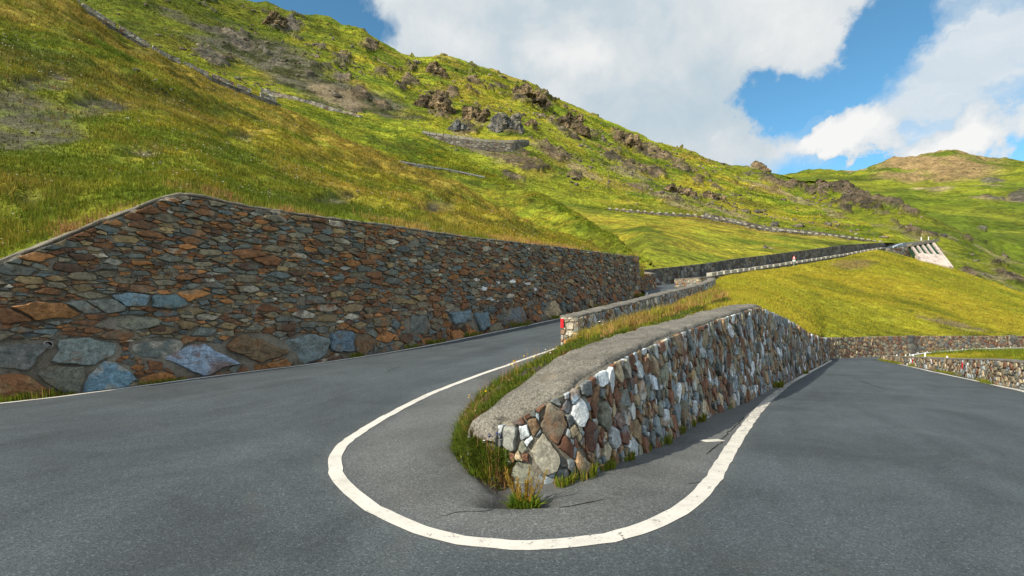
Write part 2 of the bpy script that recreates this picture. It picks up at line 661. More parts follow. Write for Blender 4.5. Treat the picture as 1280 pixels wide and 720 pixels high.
apron = inside_poly(LINE_F[::4], RV[:, 0], RV[:, 1]).astype(float)
_m = (RV[:, 1] < 45) & (RV[:, 1] > 0)
_dl = np.full(len(RV), 9.0)
for _q in LINE_F[::3]:
    _dl[_m] = np.minimum(_dl[_m], np.hypot(RV[_m, 0] - _q[0], RV[_m, 1] - _q[1]))
apron = np.where(apron > .5, .5 + .5 * np.clip(_dl / .25, 0, 1), .5 - .5 * np.clip(_dl / .25, 0, 1))
road = new_mesh('road', RV, RF, [M_ASPH], smooth=True, attrs={'apron': apron, 'broken': broken, 'ua': np.repeat(np.concatenate([[0], np.cumsum(np.linalg.norm(np.diff((ROAD_O + ROAD_I)[:, :2] * .5, axis=0), axis=1))]), nc), 'va': np.tile(tt, len(ROAD_O))})
tag(road, kind='structure')


def ribbon(name, pts, width, bvh, lift, mat, wear=None, zfall=True, step=.12):
    pts = resample(pts, step)
    d = np.gradient(pts[:, :2], axis=0)
    d /= np.linalg.norm(d, axis=1)[:, None] + 1e-9
    n = np.stack([d[:, 1], -d[:, 0]], 1)
    w = np.interp(np.linspace(0, 1, len(pts)), np.linspace(0, 1, len(width)), width) if hasattr(width, '__len__') else np.full(len(pts), width)
    rows = []
    cr = np.linspace(-.5, .5, 5)
    ed = (fbm(np.c_[pts[:, :2] * 6, pts[:, 2] * 0], 1, 3, 4) - .5) * .035
    for k in cr:
        xy = pts[:, :2] + n * ((w * k) + ed * (abs(k) > .4))[:, None]
        z = [drop(bvh, x, y, zz + 1.5) for (x, y), zz in zip(xy, pts[:, 2])]
        z = [zz if zz is not None and abs(zz - p) < 1 else p for zz, p in zip(z, pts[:, 2])]
        rows.append(np.c_[xy, np.array(z) + lift])
    V = np.stack(rows, 1).reshape(-1, 3)
    wr = None
    if wear is not None:
        wv = np.interp(np.linspace(0, 1, len(pts)), np.linspace(0, 1, len(wear)), wear)
        wr = {'wear': np.repeat(wv, len(cr))}
    return new_mesh(name, V, grid_faces(len(pts), len(cr)), [mat], attrs=wr)


cont = np.array([LINE[0] + (ROAD_I[k] - ROAD_I[144]) for k in range(144, 90, -4)])
l1 = ribbon('edge_line', LINE_F, [.11, .12, .14, .16, .17, .16, .15, .14, .14, .14, .15], road_bvh, .005, M_PAINT,
            wear=[.0, .0, .1, .15, .6, .7, .1, .05, .0, .0, .0])
tag(l1, kind='structure')
EL = np.array([P(px, py, 1) for px, py in []]) if False else None
left_edge = np.array([ROAD_O[i] + .30 * (ROAD_I[i] - ROAD_O[i]) / np.linalg.norm(ROAD_I[i] - ROAD_O[i]) for i in range(92, 215, 3)])
tag(ribbon('edge_line', left_edge, .13, road_bvh, .005, M_PAINT, wear=[.0, .1, .0]), kind='structure')
right_px = [(1330, 502), (1280, 489.5), (1240, 480.5), (1200, 472), (1150, 461), (1118, 454), (1101, 450.6)]
right_edge = catmull(np.array([on_road(*p) for p in right_px]), 8)
tag(ribbon('edge_line', right_edge, .14, road_bvh, .005, M_PAINT, wear=[.2, .2]), kind='structure')


# cracks and a worn patch mark in the asphalt
def crack(pxs, w):
    pts = [on_road(*p) for p in pxs]
    pts = resample(catmull(np.array(pts), 6), .03)
    jit = (fbm(np.c_[pts[:, :2] * 9, pts[:, 2] * 0], 1, 3, 5) - .5)
    pts[:, 0] += jit * .09
    d = np.gradient(pts[:, :2], axis=0)
    d /= np.linalg.norm(d, axis=1)[:, None] + 1e-9
    n = np.stack([d[:, 1], -d[:, 0]], 1)
    ww = .55 * w * (.35 + 1.1 * fbm(np.c_[pts[:, :2] * 14, pts[:, 2] * 0], 1, 2, 6)) * np.minimum(1, np.minimum(np.arange(len(pts)), np.arange(len(pts))[::-1]) / 6 + .05)
    A, B = pts.copy(), pts.copy()
    A[:, :2] += n * ww[:, None] * .5
    B[:, :2] -= n * ww[:, None] * .5
    for Q in (A, B):
        for q in Q:
            z = drop(road_bvh, q[0], q[1], q[2] + .5)
            q[2] = (z if z is not None else q[2]) + .003
    V = np.stack([A, B], 1).reshape(-1, 3)
    o = new_mesh('road_crack', V, grid_faces(len(pts), 2), [M_CRACK])
    tag(o, kind='structure')


crack([(884, 569), (897, 557), (908, 543), (921, 531), (931, 521)], .035)
crack([(668, 633), (700, 634), (730, 629), (760, 623)], .03)
crack([(580, 585), (600, 597), (618, 612), (630, 622)], .04)
crack([(480, 467), (492, 461), (503, 457)], .03)
crack([(1075, 476), (1092, 482), (1110, 487)], .05)
crack([(850, 606), (868, 604), (884, 600)], .02)
crack([(545, 648), (575, 640), (612, 637), (640, 634)], .015)
wp = on_road(890, 551)
mb = MB()
mb.box(wp + [0, 0, .004], [.14, .03, 0], [-.03, .05, 0], [0, 0, .002])
tag(mb.build('road_patch', M_PAINT), kind='structure')


# ============================================================================= MASONRY
PAL_L = [((.130, .066, .032), .25), ((.215, .105, .040), .10), ((.088, .104, .102), .22), ((.072, .098, .112), .09), ((.130, .122, .092), .20),
         ((.185, .145, .080), .10), ((.070, .045, .032), .10), ((.30, .30, .27), .03)]
PAL_L = [((a * 1.10, b * 1.02, c * .90), w) for (a, b, c), w in PAL_L]
PAL_M = [((.120, .058, .034), .22), ((.20, .135, .075), .15), ((.15, .185, .205), .14), ((.38, .42, .44), .13), ((.145, .150, .115), .16),
         ((.085, .095, .095), .10), ((.235, .195, .125), .10)]
PAL_P = [((.30, .25, .17), .28), ((.20, .17, .12), .2), ((.15, .165, .16), .2), ((.21, .11, .05), .14), ((.36, .33, .26), .18)]


def halfplane_clip(poly, n, c):
    out = []
    m = len(poly)
    for i in range(m):
        a, b = poly[i], poly[(i + 1) % m]
        da, db = n[0] * a[0] + n[1] * a[1] - c, n[0] * b[0] + n[1] * b[1] - c
        if da <= 0: out.append(a)
        if (da < 0 < db) or (db < 0 < da):
            t = da / (da - db)
            out.append((a[0] + t * (b[0] - a[0]), a[1] + t * (b[1] - a[1])))
    return out


class Wall:
    def __init__(self, pts, side, batter=.08, step=.25, thick=.5):
        """pts: (x, y, zbase, ztop) ; side=+1: face is to the right of the direction of travel"""
        Q = resample(np.asarray(pts, float), step)
        self.Q = Q
        self.s = np.concatenate([[0], np.cumsum(np.linalg.norm(np.diff(Q[:, :2], axis=0), axis=1))])
        d = np.gradient(Q[:, :2], axis=0)
        for _ in range(3):
            d = np.stack([smooth1(d[:, 0], 1), smooth1(d[:, 1], 1)], 1)
        d /= np.linalg.norm(d, axis=1)[:, None] + 1e-9
        self.n = np.stack([d[:, 1], -d[:, 0]], 1) * side
        self.H = Q[:, 3] - Q[:, 2]
        self.L = self.s[-1]
        self.batter, self.thick, self.side = batter, thick, side

    def at(self, s, h, out=0.0):
        s = np.asarray(s, float)
        h = np.asarray(h, float)
        x = np.interp(s, self.s, self.Q[:, 0])
        y = np.interp(s, self.s, self.Q[:, 1])
        z = np.interp(s, self.s, self.Q[:, 2])
        nx = np.interp(s, self.s, self.n[:, 0])
        ny = np.interp(s, self.s, self.n[:, 1])
        o = out - self.batter * h
        return np.stack([x + nx * o, y + ny * o, z + h], -1)

    def topz(self, s):
        return np.interp(s, self.s, self.H)

    def body(self, rows=10, back_drop=None, wob=.02, seed=1, sunk=.25):
        """closed mortar core: face, top, back and ends"""
        S = self.s
        fr = np.linspace(0, 1, rows)
        face = [self.at(S, self.H * f - sunk * (1 - f)) for f in fr]
        for f in face:
            f[:, :2] += self.n * ((fbm(f, 3.5, 3, seed) - .5) * wob)[:, None]
        tb = face[-1].copy()
        tb[:, :2] -= self.n * self.thick
        bb = face[0].copy()
        bb[:, :2] -= self.n * (self.thick + self.batter * self.H[:, None] * 0 + .02)
        bb[:, :2] = tb[:, :2]
        ringset = face + [tb, bb]
        R, C = len(ringset), len(S)
        V = np.concatenate(ringset)
        Fc = [tuple(f) for f in grid_faces(R, C)]
        Fc += [((R - 1) * C + i, (R - 1) * C + i + 1, i + 1, i) for i in range(C - 1)]
        Fc.append(tuple(r * C for r in range(R)))
        Fc.append(tuple(r * C + C - 1 for r in range(R))[::-1])
        if self.side < 0: Fc = [f[::-1] for f in Fc]
        return V, Fc

    def stones(self, r0, aspect, ang, pal, K=16, seed=5, gap=(.08, .2), depth=(.02, .055), rfun=None, passes=(1.0, .8, .62, .48, .36),
               s0=None, s1=None, special=(), top_margin=0.0, rough=.13, angvar=.3, warp=None):
        rng = np.random.default_rng(seed)
        s0 = 0 if s0 is None else s0
        s1 = self.L if s1 is None else s1
        ca, sa = math.cos(ang), math.sin(ang)
        sc = np.array([1 / math.sqrt(aspect), math.sqrt(aspect)])
        Mx = np.diag(sc) @ np.array([[ca, sa], [-sa, ca]])
        Mi = np.linalg.inv(Mx)
        if warp:
            k0_, h0_ = warp
            W_ = lambda q: np.stack([q[..., 0], np.where(q[..., 1] < h0_, q[..., 1] * k0_, h0_ * k0_ + (q[..., 1] - h0_))], -1)
            U_ = lambda q: np.stack([q[..., 0], np.where(q[..., 1] < h0_ * k0_, q[..., 1] / k0_, h0_ + (q[..., 1] - h0_ * k0_))], -1)
        else:
            W_ = U_ = lambda q: q
        cap = 60000
        pts = np.empty((cap, 2)); rad = np.empty(cap); n = 0
        sp = []
        for (ss, hh, rr, cc) in special:
            pts[n] = Mx @ W_(np.array([ss, hh])); rad[n] = rr; sp.append(cc); n += 1
        area = np.trapz(self.H, self.s) * (s1 - s0) / self.L
        for ps in passes:
            ntry = int(area / (r0 * ps) ** 2 * 1.6) + 60
            S = rng.uniform(s0, s1, ntry); U = rng.uniform(0, 1, ntry); J = rng.uniform(.75, 1.25, ntry)
            for a, u_, j in zip(S, U, J):
                Hs = float(self.topz(a)) - top_margin
                h = u_ * Hs
                r = r0 * ps * j * (rfun(a, h, Hs) if rfun else 1)
                p = Mx @ W_(np.array([a, h]))
                if n:
                    dd = np.hypot(pts[:n, 0] - p[0], pts[:n, 1] - p[1])
                    if (dd < (rad[:n] + r) * .93).any(): continue
                pts[n] = p; rad[n] = r; n += 1
                if n >= cap - 1: break
        pts, rad = pts[:n], rad[:n]
        polys, cols, deps, cen = [], [], [], []
        cum = np.cumsum([w for _, w in pal]); cum /= cum[-1]
        rmax = rad.max()
        for i in range(n):
            p = pts[i]; r = rad[i]
            dd = np.hypot(pts[:, 0] - p[0], pts[:, 1] - p[1])
            nb = np.where((dd < 2.6 * (r + rmax)) & (dd > 1e-9))[0]
            nb = nb[np.argsort(dd[nb])][:26]
            B = 2.2 * r + .02
            poly = [(p[0] + B * math.cos(t), p[1] + B * math.sin(t)) for t in np.linspace(0, 2 * math.pi, 9)[:-1] + rng.uniform(0, .7)]
            g = r * rng.uniform(*gap)
            for k in nb:
                e = pts[k] - p
                L = dd[k]
                nn = e / L
                key = (min(i, k) * 7919 + max(i, k) * 104729) % 1000 / 1000 - .5
                ta = key * angvar
                c_, s_ = math.cos(ta), math.sin(ta)
                mid = p + nn * ((L * L + r * r - rad[k] ** 2) / (2 * L))
                nn = np.array([nn[0] * c_ - nn[1] * s_, nn[0] * s_ + nn[1] * c_])
                c = nn @ mid - g; poly = halfplane_clip(poly, nn, c)
                if len(poly) < 3: break
                continue
                c = nn @ p + (L * L + r * r - rad[k] ** 2) / (2 * L) - g
                poly = halfplane_clip(poly, nn, c)
                if len(poly) < 3: break
            if len(poly) < 3: continue
            x0 = U_(Mi @ p)
            Hs = float(W_(np.array([0.0, float(self.topz(x0[0]))]))[1]); dH = (float(self.topz(x0[0] + .1)) - float(self.topz(x0[0] - .1))) / .2
            for no, c in ((np.array([-dH, 1.0]), Hs - dH * x0[0] - top_margin), (np.array([0, -1.0]), .03), (np.array([-1.0, 0]), -s0), (np.array([1.0, 0]), s1)):
                poly = halfplane_clip(poly, no @ Mi, c)
                if len(poly) < 3: break
            if len(poly) < 3: continue
            Q = U_(np.array(poly) @ Mi.T)
            # broken stones keep only a few corners
            Q = [q_ for q_ in Q]
            keepn = int(rng.choice([4, 4, 5, 5, 6]))
            while len(Q) > keepn:
                ar = [abs((Q[j_][0] - Q[j_ - 1][0]) * (Q[(j_ + 1) % len(Q)][1] - Q[j_ - 1][1]) - (Q[j_][1] - Q[j_ - 1][1]) * (Q[(j_ + 1) % len(Q)][0] - Q[j_ - 1][0])) for j_ in range(len(Q))]
                Q.pop(int(np.argmin(ar)))
            Q = np.array(Q)
            A = np.roll(Q, -1, 0)
            cut = rng.uniform(.015, .09)
            Q = np.stack([Q * (1 - cut) + A * cut, Q * cut + A * (1 - cut)], 1).reshape(-1, 2)
            seg = np.linalg.norm(np.roll(Q, -1, 0) - Q, axis=1)
            per = seg.sum()
            if per < .08: continue
            cs = np.concatenate([[0], np.cumsum(seg)])
            u = (np.arange(K) + rng.uniform()) / K * per
            Qc = np.vstack([Q, Q[:1]])
            O = np.stack([np.interp(u, cs, Qc[:, 0]), np.interp(u, cs, Qc[:, 1])], 1)
            m = O.mean(0)
            size = per / 6.3
            jit = 1 + (rng.random(K) - .5) * rough * 2
            jit = (jit + np.roll(jit, 1)) * .5
            O = m + (O - m) * jit[:, None]
            polys.append(O); cen.append(m); deps.append((rng.uniform(*depth) * (.6 + 1.2 * min(1, size / .35)), size))
            if i < len(sp) and sp[i] is not None:
                c0 = np.array(sp[i])
            else:
                c0 = np.array(pal[int(np.searchsorted(cum, rng.random()))][0])
            cols.append((c0 * 1.18 * rng.uniform(.70, 1.30), np.array(pal[int(np.searchsorted(cum, rng.random()))][0])))
        m = len(polys)
        O = np.array(polys); Cn = np.array(cen); D = np.array([d_[0] for d_ in deps]); SZ = np.array([d_[1] for d_ in deps])
        tilt = (rng.random((m, 2)) - .5) * .36
        rings = [(1.0, -.035, 0), (.985, .62, 1), (.93, .92, 1), (.66, 1.0, 1), (.34, 1.0, 1)]
        allV, allC = [], []
        rs = rng.random((m, 1))
        for sc_, dz, use in rings:
            q = Cn[:, None, :] + (O - Cn[:, None, :]) * sc_
            flat = q.reshape(-1, 2)
            dep = np.full((m, K), -.03) if not use else D[:, None] * dz + (((q - Cn[:, None, :]) * tilt[:, None, :]).sum(-1))
            if use:
                nz = fbm(np.c_[flat * 7, np.repeat(rs[:, 0] * 50, K)], 1, 3, seed + 3).reshape(m, K) - .5
                rz = ridged(np.c_[flat * 4, np.repeat(rs[:, 0] * 50, K)], 1, 2, seed + 6).reshape(m, K) - .6
                dep = dep + (nz * .55 + rz * .4) * np.minimum(.10, SZ[:, None] * .22)
            pos = self.at(flat[:, 0], flat[:, 1], dep.ravel())
            allV.append(pos.reshape(m, K, 3))
            mixn = sstep(.5, .66, fbm(np.c_[flat * 5.0, np.repeat(rs[:, 0] * 90, K)], 1, 3, seed + 8)).reshape(m, K) * .75
            c1 = np.array([c[0] for c in cols])[:, None, :]
            c2 = np.array([c[1] for c in cols])[:, None, :]
            allC.append(c1 * (1 - mixn[..., None]) + c2 * mixn[..., None])
        # centre vertex
        ctr = self.at(Cn[:, 0], Cn[:, 1], D * 1.03)[:, None, :]
        V = np.concatenate(allV + [ctr], 1)           # m, 5K+1, 3
        Cc = np.concatenate(allC + [np.array([c[0] for c in cols])[:, None, :]], 1)
        nv = V.shape[1]
        base = []
        nr = len(rings)
        for r_ in range(nr - 1):
            for k in range(K):
                base.append((r_ * K + k, r_ * K + (k + 1) % K, (r_ + 1) * K + (k + 1) % K, (r_ + 1) * K + k))
        tri = [((nr - 1) * K + k, (nr - 1) * K + (k + 1) % K, nr * K) for k in range(K)]
        faces = []
        for i in range(m):
            o = i * nv
            faces += [tuple(x + o for x in f) for f in base]
            faces += [tuple(x + o for x in f) for f in tri]
        return V.reshape(-1, 3), faces, Cc.reshape(-1, 3)

    def build(self, name, stone_sets, parent=None, **bk):
        V, Fc = self.body(**bk)
        Cc = np.full((len(V), 3), .2)
        fm = [0] * len(Fc)
        V = [V]; Cc = [Cc]
        off = len(V[0])
        for sv, sf, sc_ in stone_sets:
            V.append(sv); Cc.append(sc_)
            Fc = Fc + [tuple(x + off for x in f) for f in sf]
            fm += [1] * len(sf)
            off += len(sv)
        o = new_mesh(name, np.concatenate(V), Fc, [M_MORTAR, M_STONE], col=np.concatenate(Cc), fmat=fm, smooth=False, parent=parent)
        sm = np.zeros(len(fm), bool)
        sm[np.array(fm) == 0] = True
        o.data.polygons.foreach_set('use_smooth', sm)
        return o

    def coping(self, name, mat, width, height, over=.02, parent=None, s0=None, s1=None, seed=2, rag=.03, lift=.003):
        s0 = 0 if s0 is None else s0
        s1 = self.L if s1 is None else s1
        S = np.linspace(s0, s1, max(8, int((s1 - s0) / .07)))
        H = self.topz(S)
        prof = [(over, lift - .02), (over + .005, height * .55), (over - .025, height), (-width * .33, height + .012), (-width * .7, height + .01), (-width + .03, height), (-width, height * .5), (-width, lift - .02)]
        rows = []
        for o_, h_ in prof:
            p0 = self.at(S, H)
            nx = np.interp(S, self.s, self.n[:, 0]); ny = np.interp(S, self.s, self.n[:, 1])
            jit = (fbm(np.c_[S * 6, np.full_like(S, o_ * 7), S * 0], 1, 3, seed) - .5) * rag * 2
            jz = (fbm(np.c_[S * 4, np.full_like(S, o_ * 5 + 3), S * 0], 1, 3, seed + 5) - .5) * rag * 1.3
            p = p0.copy()
            p[:, 0] += nx * (o_ + jit * (abs(o_) > .0))
            p[:, 1] += ny * (o_ + jit)
            p[:, 2] += h_ + (jz if h_ > .02 else 0)
            rows.append(p)
        R, C = len(rows), len(S)
        V = np.concatenate(rows)
        Fc = [tuple(f) for f in grid_faces(R, C)]
        Fc += [((R - 1) * C + i, (R - 1) * C + i + 1, i + 1, i) for i in range(C - 1)]
        Fc += [tuple(r * C for r in range(R)), tuple(r * C + C - 1 for r in range(R))[::-1]]
        if self.side < 0: Fc = [f[::-1] for f in Fc]
        return new_mesh(name, V, Fc, [mat], smooth=True, parent=parent)

    def s_at_px(self, px, h=0.0):
        """arc length whose point appears at pixel column px"""
        g = np.linspace(0, self.L, 2000)
        p = self.at(g, np.full_like(g, h))
        x = CX + F * p[:, 0] / p[:, 1]
        return float(g[np.argmin(np.abs(x - px))])


def zt(py, Y):
    return CH - (py - CY) / F * Y


# --- big retaining wall left of the climbing road
lw_base = [(-13.6, 3.0, 0), (-12.6, 5.6, 0), (-11.15, 7.5, 0), (-9.25, 9.2, 0), (-7.3, 11.7, .10), (-3.9, 15.5, .40), (1.35, 23.4, 1.2), (3.7, 27.1, 1.63), (9.35, 37.4, 2.83)]
lw_c = resample(catmull(lw_base, 10), .3)
pxs_ = CX + F * lw_c[:, 0] / lw_c[:, 1]
TOPK = np.array([(-1500, 384), (-800, 376), (-250, 362), (0, 328), (60, 306), (139, 275), (180, 259), (215, 246), (228, 243), (246, 243), (275, 250), (320, 259), (400, 271), (480, 281), (587, 296.5), (700, 309), (790, 321)], float)
Yt = lw_c[:, 1] + .18
ztop = CH - (np.interp(pxs_, TOPK[:, 0], TOPK[:, 1]) - CY) / F * Yt
ztop = np.maximum(ztop, lw_c[:, 2] + .25)
LW = Wall(np.c_[lw_c, ztop], +1, batter=.07, step=.25, thick=.45)
lw_specials = []


def sp_px(wall, px, py, r, c):
    """a stone of its own size and colour where the photograph shows one"""
    g = np.linspace(0, wall.L, 1500)
    best = None
    for hh in np.linspace(.05, float(wall.H.max()), 60):
        p = wall.at(g, np.full_like(g, hh))
        x = CX + F * p[:, 0] / p[:, 1]; y = CY - F * (p[:, 2] - CH) / p[:, 1]
        dd = (x - px) ** 2 + (y - py) ** 2
        dd[wall.topz(g) < hh] = 1e9
        k = int(np.argmin(dd))
        if best is None or dd[k] < best[0]: best = (dd[k], g[k], hh)
    return (best[1], best[2], r, c)


BL, RU, OR, GG = (.10, .15, .175), (.14, .065, .028), (.27, .12, .035), (.12, .13, .115)
for px, py, r, c in [(250, 449, .42, (.145, .195, .25)), (317, 436, .42, (.17, .125, .07)), (382, 434, .42, (.105, .135, .14)), (428, 425, .34, (.085, .13, .165)),
                     (57, 389, .34, (.24, .115, .04)), (18, 395, .26, RU), (168, 373, .28, BL), (208, 376, .28, (.09, .14, .15)), (105, 382, .26, GG), (130, 384, .26, GG),
                     (100, 437, .40, (.12, .145, .135)), (25, 440, .42, (.11, .115, .105)), (125, 472, .34, (.085, .15, .19)), (75, 470, .36, (.13, .135, .11)),
                     (165, 402, .30, (.14, .14, .10)), (15, 480, .38, RU), (335, 325, .24, RU), (310, 319, .24, RU), (452, 430, .30, (.17, .10, .05)),
                     (390, 376, .24, GG), (240, 368, .24, OR), (335, 383, .2, RU), (195, 434, .30, (.12, .14, .13)), (440, 384, .24, (.2, .15, .09)),
                     (575, 392, .42, (.09, .13, .15)), (645, 395, .48, (.15, .18, .19)), (596, 350, .13, (.5, .5, .48)), (604, 362, .14, (.46, .47, .46)), (622, 352, .12, (.5, .49, .46)), (640, 352, .13, (.5, .5, .48)), (658, 354, .13, (.47, .47, .45)), (612, 374, .13, (.5, .5, .48)), (668, 361, .12, (.45, .46, .46)), (430, 336, .11, (.5, .48, .42)), (690, 388, .5, (.26, .20, .12)), (600, 402, .4, BL), (521, 405, .36, GG)]:
    lw_specials.append(sp_px(LW, px, py, r, c))


def lw_r(s, h, H):
    f = h / max(H, .1)
    return .80 + .42 * max(0, 1 - f * 2.2) ** 1.2 + .3 * (math.sin(s * 1.7) * math.sin(h * 3.1)) + .012 * s


wall_left = LW.build('retaining_wall', [LW.stones(.116, 3.0, -.05, PAL_L, K=28, seed=21, rfun=lw_r, special=lw_specials, top_margin=.05, gap=(.0, .07), depth=(.02, .09), angvar=.8, passes=(1.35, .95, .65, .45, .32), rough=.16, warp=(.58, .9))], wob=.05, back_drop=1)
tag(wall_left, 'long tall rubble retaining wall of rust and slate stones left of the climbing road', 'stone wall', 'roadside rubble walls')
LW.coping('coping', M_MORTAR, .42, .045, parent=wall_left, seed=3, rag=.055)
# drain pipe
q = sp_px(LW, 58, 431, .1, None)
c0 = LW.at(q[0], q[1], .085)
nrm = np.array([*LW.n[int(np.searchsorted(LW.s, q[0]))], 0])
mb = MB()
a_ = np.cross(nrm, [0, 0, 1.0]); a_ /= np.linalg.norm(a_)
for k in range(16):
    t0, t1 = 2 * math.pi * k / 16, 2 * math.pi * (k + 1) / 16
    def rp(r, t, o): return c0 + nrm * o + r * (a_ * math.cos(t) + np.array([0, 0, 1]) * math.sin(t))
    mb.add([rp(.070, t0, -.08), rp(.070, t1, -.08), rp(.070, t1, .05), rp(.070, t0, .05), rp(.058, t0, .05), rp(.058, t1, .05), rp(.058, t1, -.08), rp(.058, t0, -.08)],
           [(0, 1, 2, 3), (3, 2, 5, 4), (4, 5, 6, 7)])
dp = mb.build('drain_pipe', mat_plain('clay_pipe', (.30, .28, .25), .7, .3, .3, 30), wall_left)
mb = MB()
mb.add([c0 + nrm * .01 + .058 * (a_ * math.cos(t) + np.array([0, 0, 1]) * math.sin(t)) for t in np.linspace(0, 2 * math.pi, 17)[:-1]], [tuple(range(16))])
mb.build('pipe_opening', M_DARK, dp)
# stepped return at its far end
e0 = LW.at(LW.L, 0.0)
en = np.array([*LW.n[-1], 0]); ed_ = np.array([-en[1], en[0], 0])
ER = Wall([(e0[0], e0[1], 2.75, LW.Q[-1, 3]), (*(e0[:2] - en[:2] * 1.2 + ed_[:2] * .9), 2.95, LW.Q[-1, 3] - .4), (*(e0[:2] - en[:2] * 2.4 + ed_[:2] * 5), 3.3, LW.Q[-1, 3] - 1.0), (*(e0[:2] - en[:2] * 1.6 + ed_[:2] * 12), 3.8, 5.3), (13.3, 54.3, 4.2, zt(338, 54.3))], +1, .05, .3, .5)
er = ER.build('return_wall', [ER.stones(.2, 1.7, 0, PAL_L, K=10, seed=9, depth=(.03, .1))], parent=wall_left)

# --- wall under the median, along the descending road
mb_base = [(-.13, 5.02, 0), (-.03, 4.86, 0), (.15, 4.80, 0), (.36, 4.83, 0), (.67, 4.99, 0), (1.28, 5.77, -.05), (2.1, 6.88, -.12), (3.3, 8.8, -.22), (4.94, 10.9, -.33), (7.26, 14.3, -.5),
           (12.45, 22.0, -1.05), (23.9, 38.8, -2.1), (26.2, 42.4, -2.2)]
mc = resample(catmull(mb_base, 8), .12)
mpx = CX + F * mc[:, 0] / mc[:, 1]
MT = np.array([(560, 530), (600, 531), (632, 530), (662, 511), (711, 486), (756, 462), (784, 444), (817, 431), (851, 416), (879, 407), (907, 397), (926, 391), (953, 383), (980, 394), (999, 405), (1012, 415), (1029, 422), (1040, 422)], float)
mtop = CH - (np.interp(mpx, MT[:, 0], MT[:, 1]) - CY) / F * (mc[:, 1] + .06)
mtop = np.maximum(mtop, mc[:, 2] + .2)
mtop = smooth1(mtop, 2)
MW = Wall(np.c_[mc, mtop], +1, batter=.06, step=.15, thick=.55)
mw_sp = [sp_px(MW, px, py, r, c) for px, py, r, c in [(720, 514, .125, (.44, .47, .47)), (735, 543, .15, (.085, .04, .028)), (690, 528, .16, (.11, .062, .036)), (679, 568, .17, (.15, .145, .115)), (760, 472, .11, (.42, .46, .48)),
         (716, 497, .08, (.2, .27, .34)), (742, 492, .09, (.19, .125, .06)), (705, 558, .10, (.11, .05, .03)), (640, 545, .13, (.2, .205, .185)), (780, 460, .10, (.26, .25, .21)),
         (816, 458, .13, (.24, .20, .14)), (797, 462, .10, (.30, .34, .34)), (864, 475, .17, (.22, .165, .085)), (815, 478, .08, (.36, .42, .48)), (790, 513, .10, (.45, .47, .46)), (776, 545, .12, (.10, .05, .035)), (758, 565, .11, (.32, .28, .2)), (795, 537, .12, (.25, .19, .11)),
         (875, 506, .13, (.3, .26, .19)), (899, 498, .13, (.33, .27, .18)), (770, 524, .09, (.16, .17, .17)), (838, 525, .11, (.17, .08, .045)), (938, 472, .10, (.46, .48, .48)), (944, 484, .10, (.5, .51, .5)), (950, 494, .10, (.5, .5, .48)), (934, 462, .09, (.42, .45, .47)), (927, 488, .10, (.48, .48, .46)), (915, 496, .09, (.4, .42, .42)), (818, 532, .12, (.12, .15, .15))]]


def mw_r(s, h, H):
    return .85 + .035 * s + .2 * math.sin(s * 3.3 + h * 5)


wall_mid = MW.build('median_wall', [MW.stones(.100, .74, .28, PAL_M, K=24, seed=33, rfun=mw_r, special=mw_sp, angvar=.8, gap=(.0, .09), depth=(.025, .075), passes=(1.3, .9, .62, .42, .32), top_margin=.02, rough=.16)], wob=.03, sunk=.2)
tag(wall_mid, 'sloping rubble wall with white and brown stones rising beside the descending road', 'stone wall', 'roadside rubble walls')
s_pk = MW.s_at_px(953, 2.0)
_S = np.linspace(0, s_pk, 420)
_F = MW.at(_S, MW.topz(_S), .005)
_B = MW.at(_S, MW.topz(_S))
_nx, _ny = np.interp(_S, MW.s, MW.n[:, 0]), np.interp(_S, MW.s, MW.n[:, 1])
_w = np.interp(_S, [0, s_pk * .8, s_pk], [.66, .62, .40])
_B[:, 0] -= _nx * _w; _B[:, 1] -= _ny * _w
_k0 = np.array([-.37, 5.16]); _i1 = int(np.searchsorted(_S, 1.5))
_t = np.clip(_S / 1.5, 0, 1)[:, None]
_B[:_i1, :2] = (_k0 * (1 - _t) + _B[_i1, :2] * _t)[:_i1]
_B[:_i1, 2] = (.50 * (1 - _t[:, 0]) + _B[_i1, 2] * _t[:, 0])[:_i1]
BACK = _B.copy()
_rows = []
_pre = [(.11, -.19), (.095, -.11), (.065, -.05), (.03, -.012)]
_F0, _B0 = _F[0], _B[0]
_F = np.vstack([[_F0 + [-.45 * a, -.9 * a, z] for a, z in _pre], _F]); _B = np.vstack([[_B0 + [-.7 * a, -.6 * a, z] for a, z in _pre], _B])
_nx, _ny = np.r_[[_nx[0]] * 4, _nx], np.r_[[_ny[0]] * 4, _ny]
_S = np.r_[[-a for a, z in _pre], _S]
for _v, _dz in ((0, -.10), (0, -.015), (.02, .03), (.10, .045), (.25, .05), (.4, .052), (.55, .054), (.7, .052), (.85, .048), (.96, .04), (1.0, .02), (1.0, -.14)):
    _p = _F * (1 - _v) + _B * _v
    _j = (fbm(np.c_[_S * 5, np.full_like(_S, _v * 9), _S * 0], 1, 4, 77) - .5)
    _e = 1.0 if _v in (0, .02, .96, 1.0) else .0
    _p[:, 0] += _nx * _j * .07 * _e; _p[:, 1] += _ny * _j * .07 * _e
    _p[:, 2] += _dz + (fbm(np.c_[_p[:, :2] * 3.2, _S * 0], 1, 5, 78) - .5) * .085 * (_dz > 0)
    _rows.append(_p)
_C = len(_S)
_f = [tuple(x) for x in grid_faces(len(_rows), _C)] + [tuple(r * _C for r in range(len(_rows)))[::-1], tuple(r * _C + _C - 1 for r in range(len(_rows)))]
new_mesh('coping', np.concatenate(_rows), _f, [M_CONC], smooth=True, parent=wall_mid)

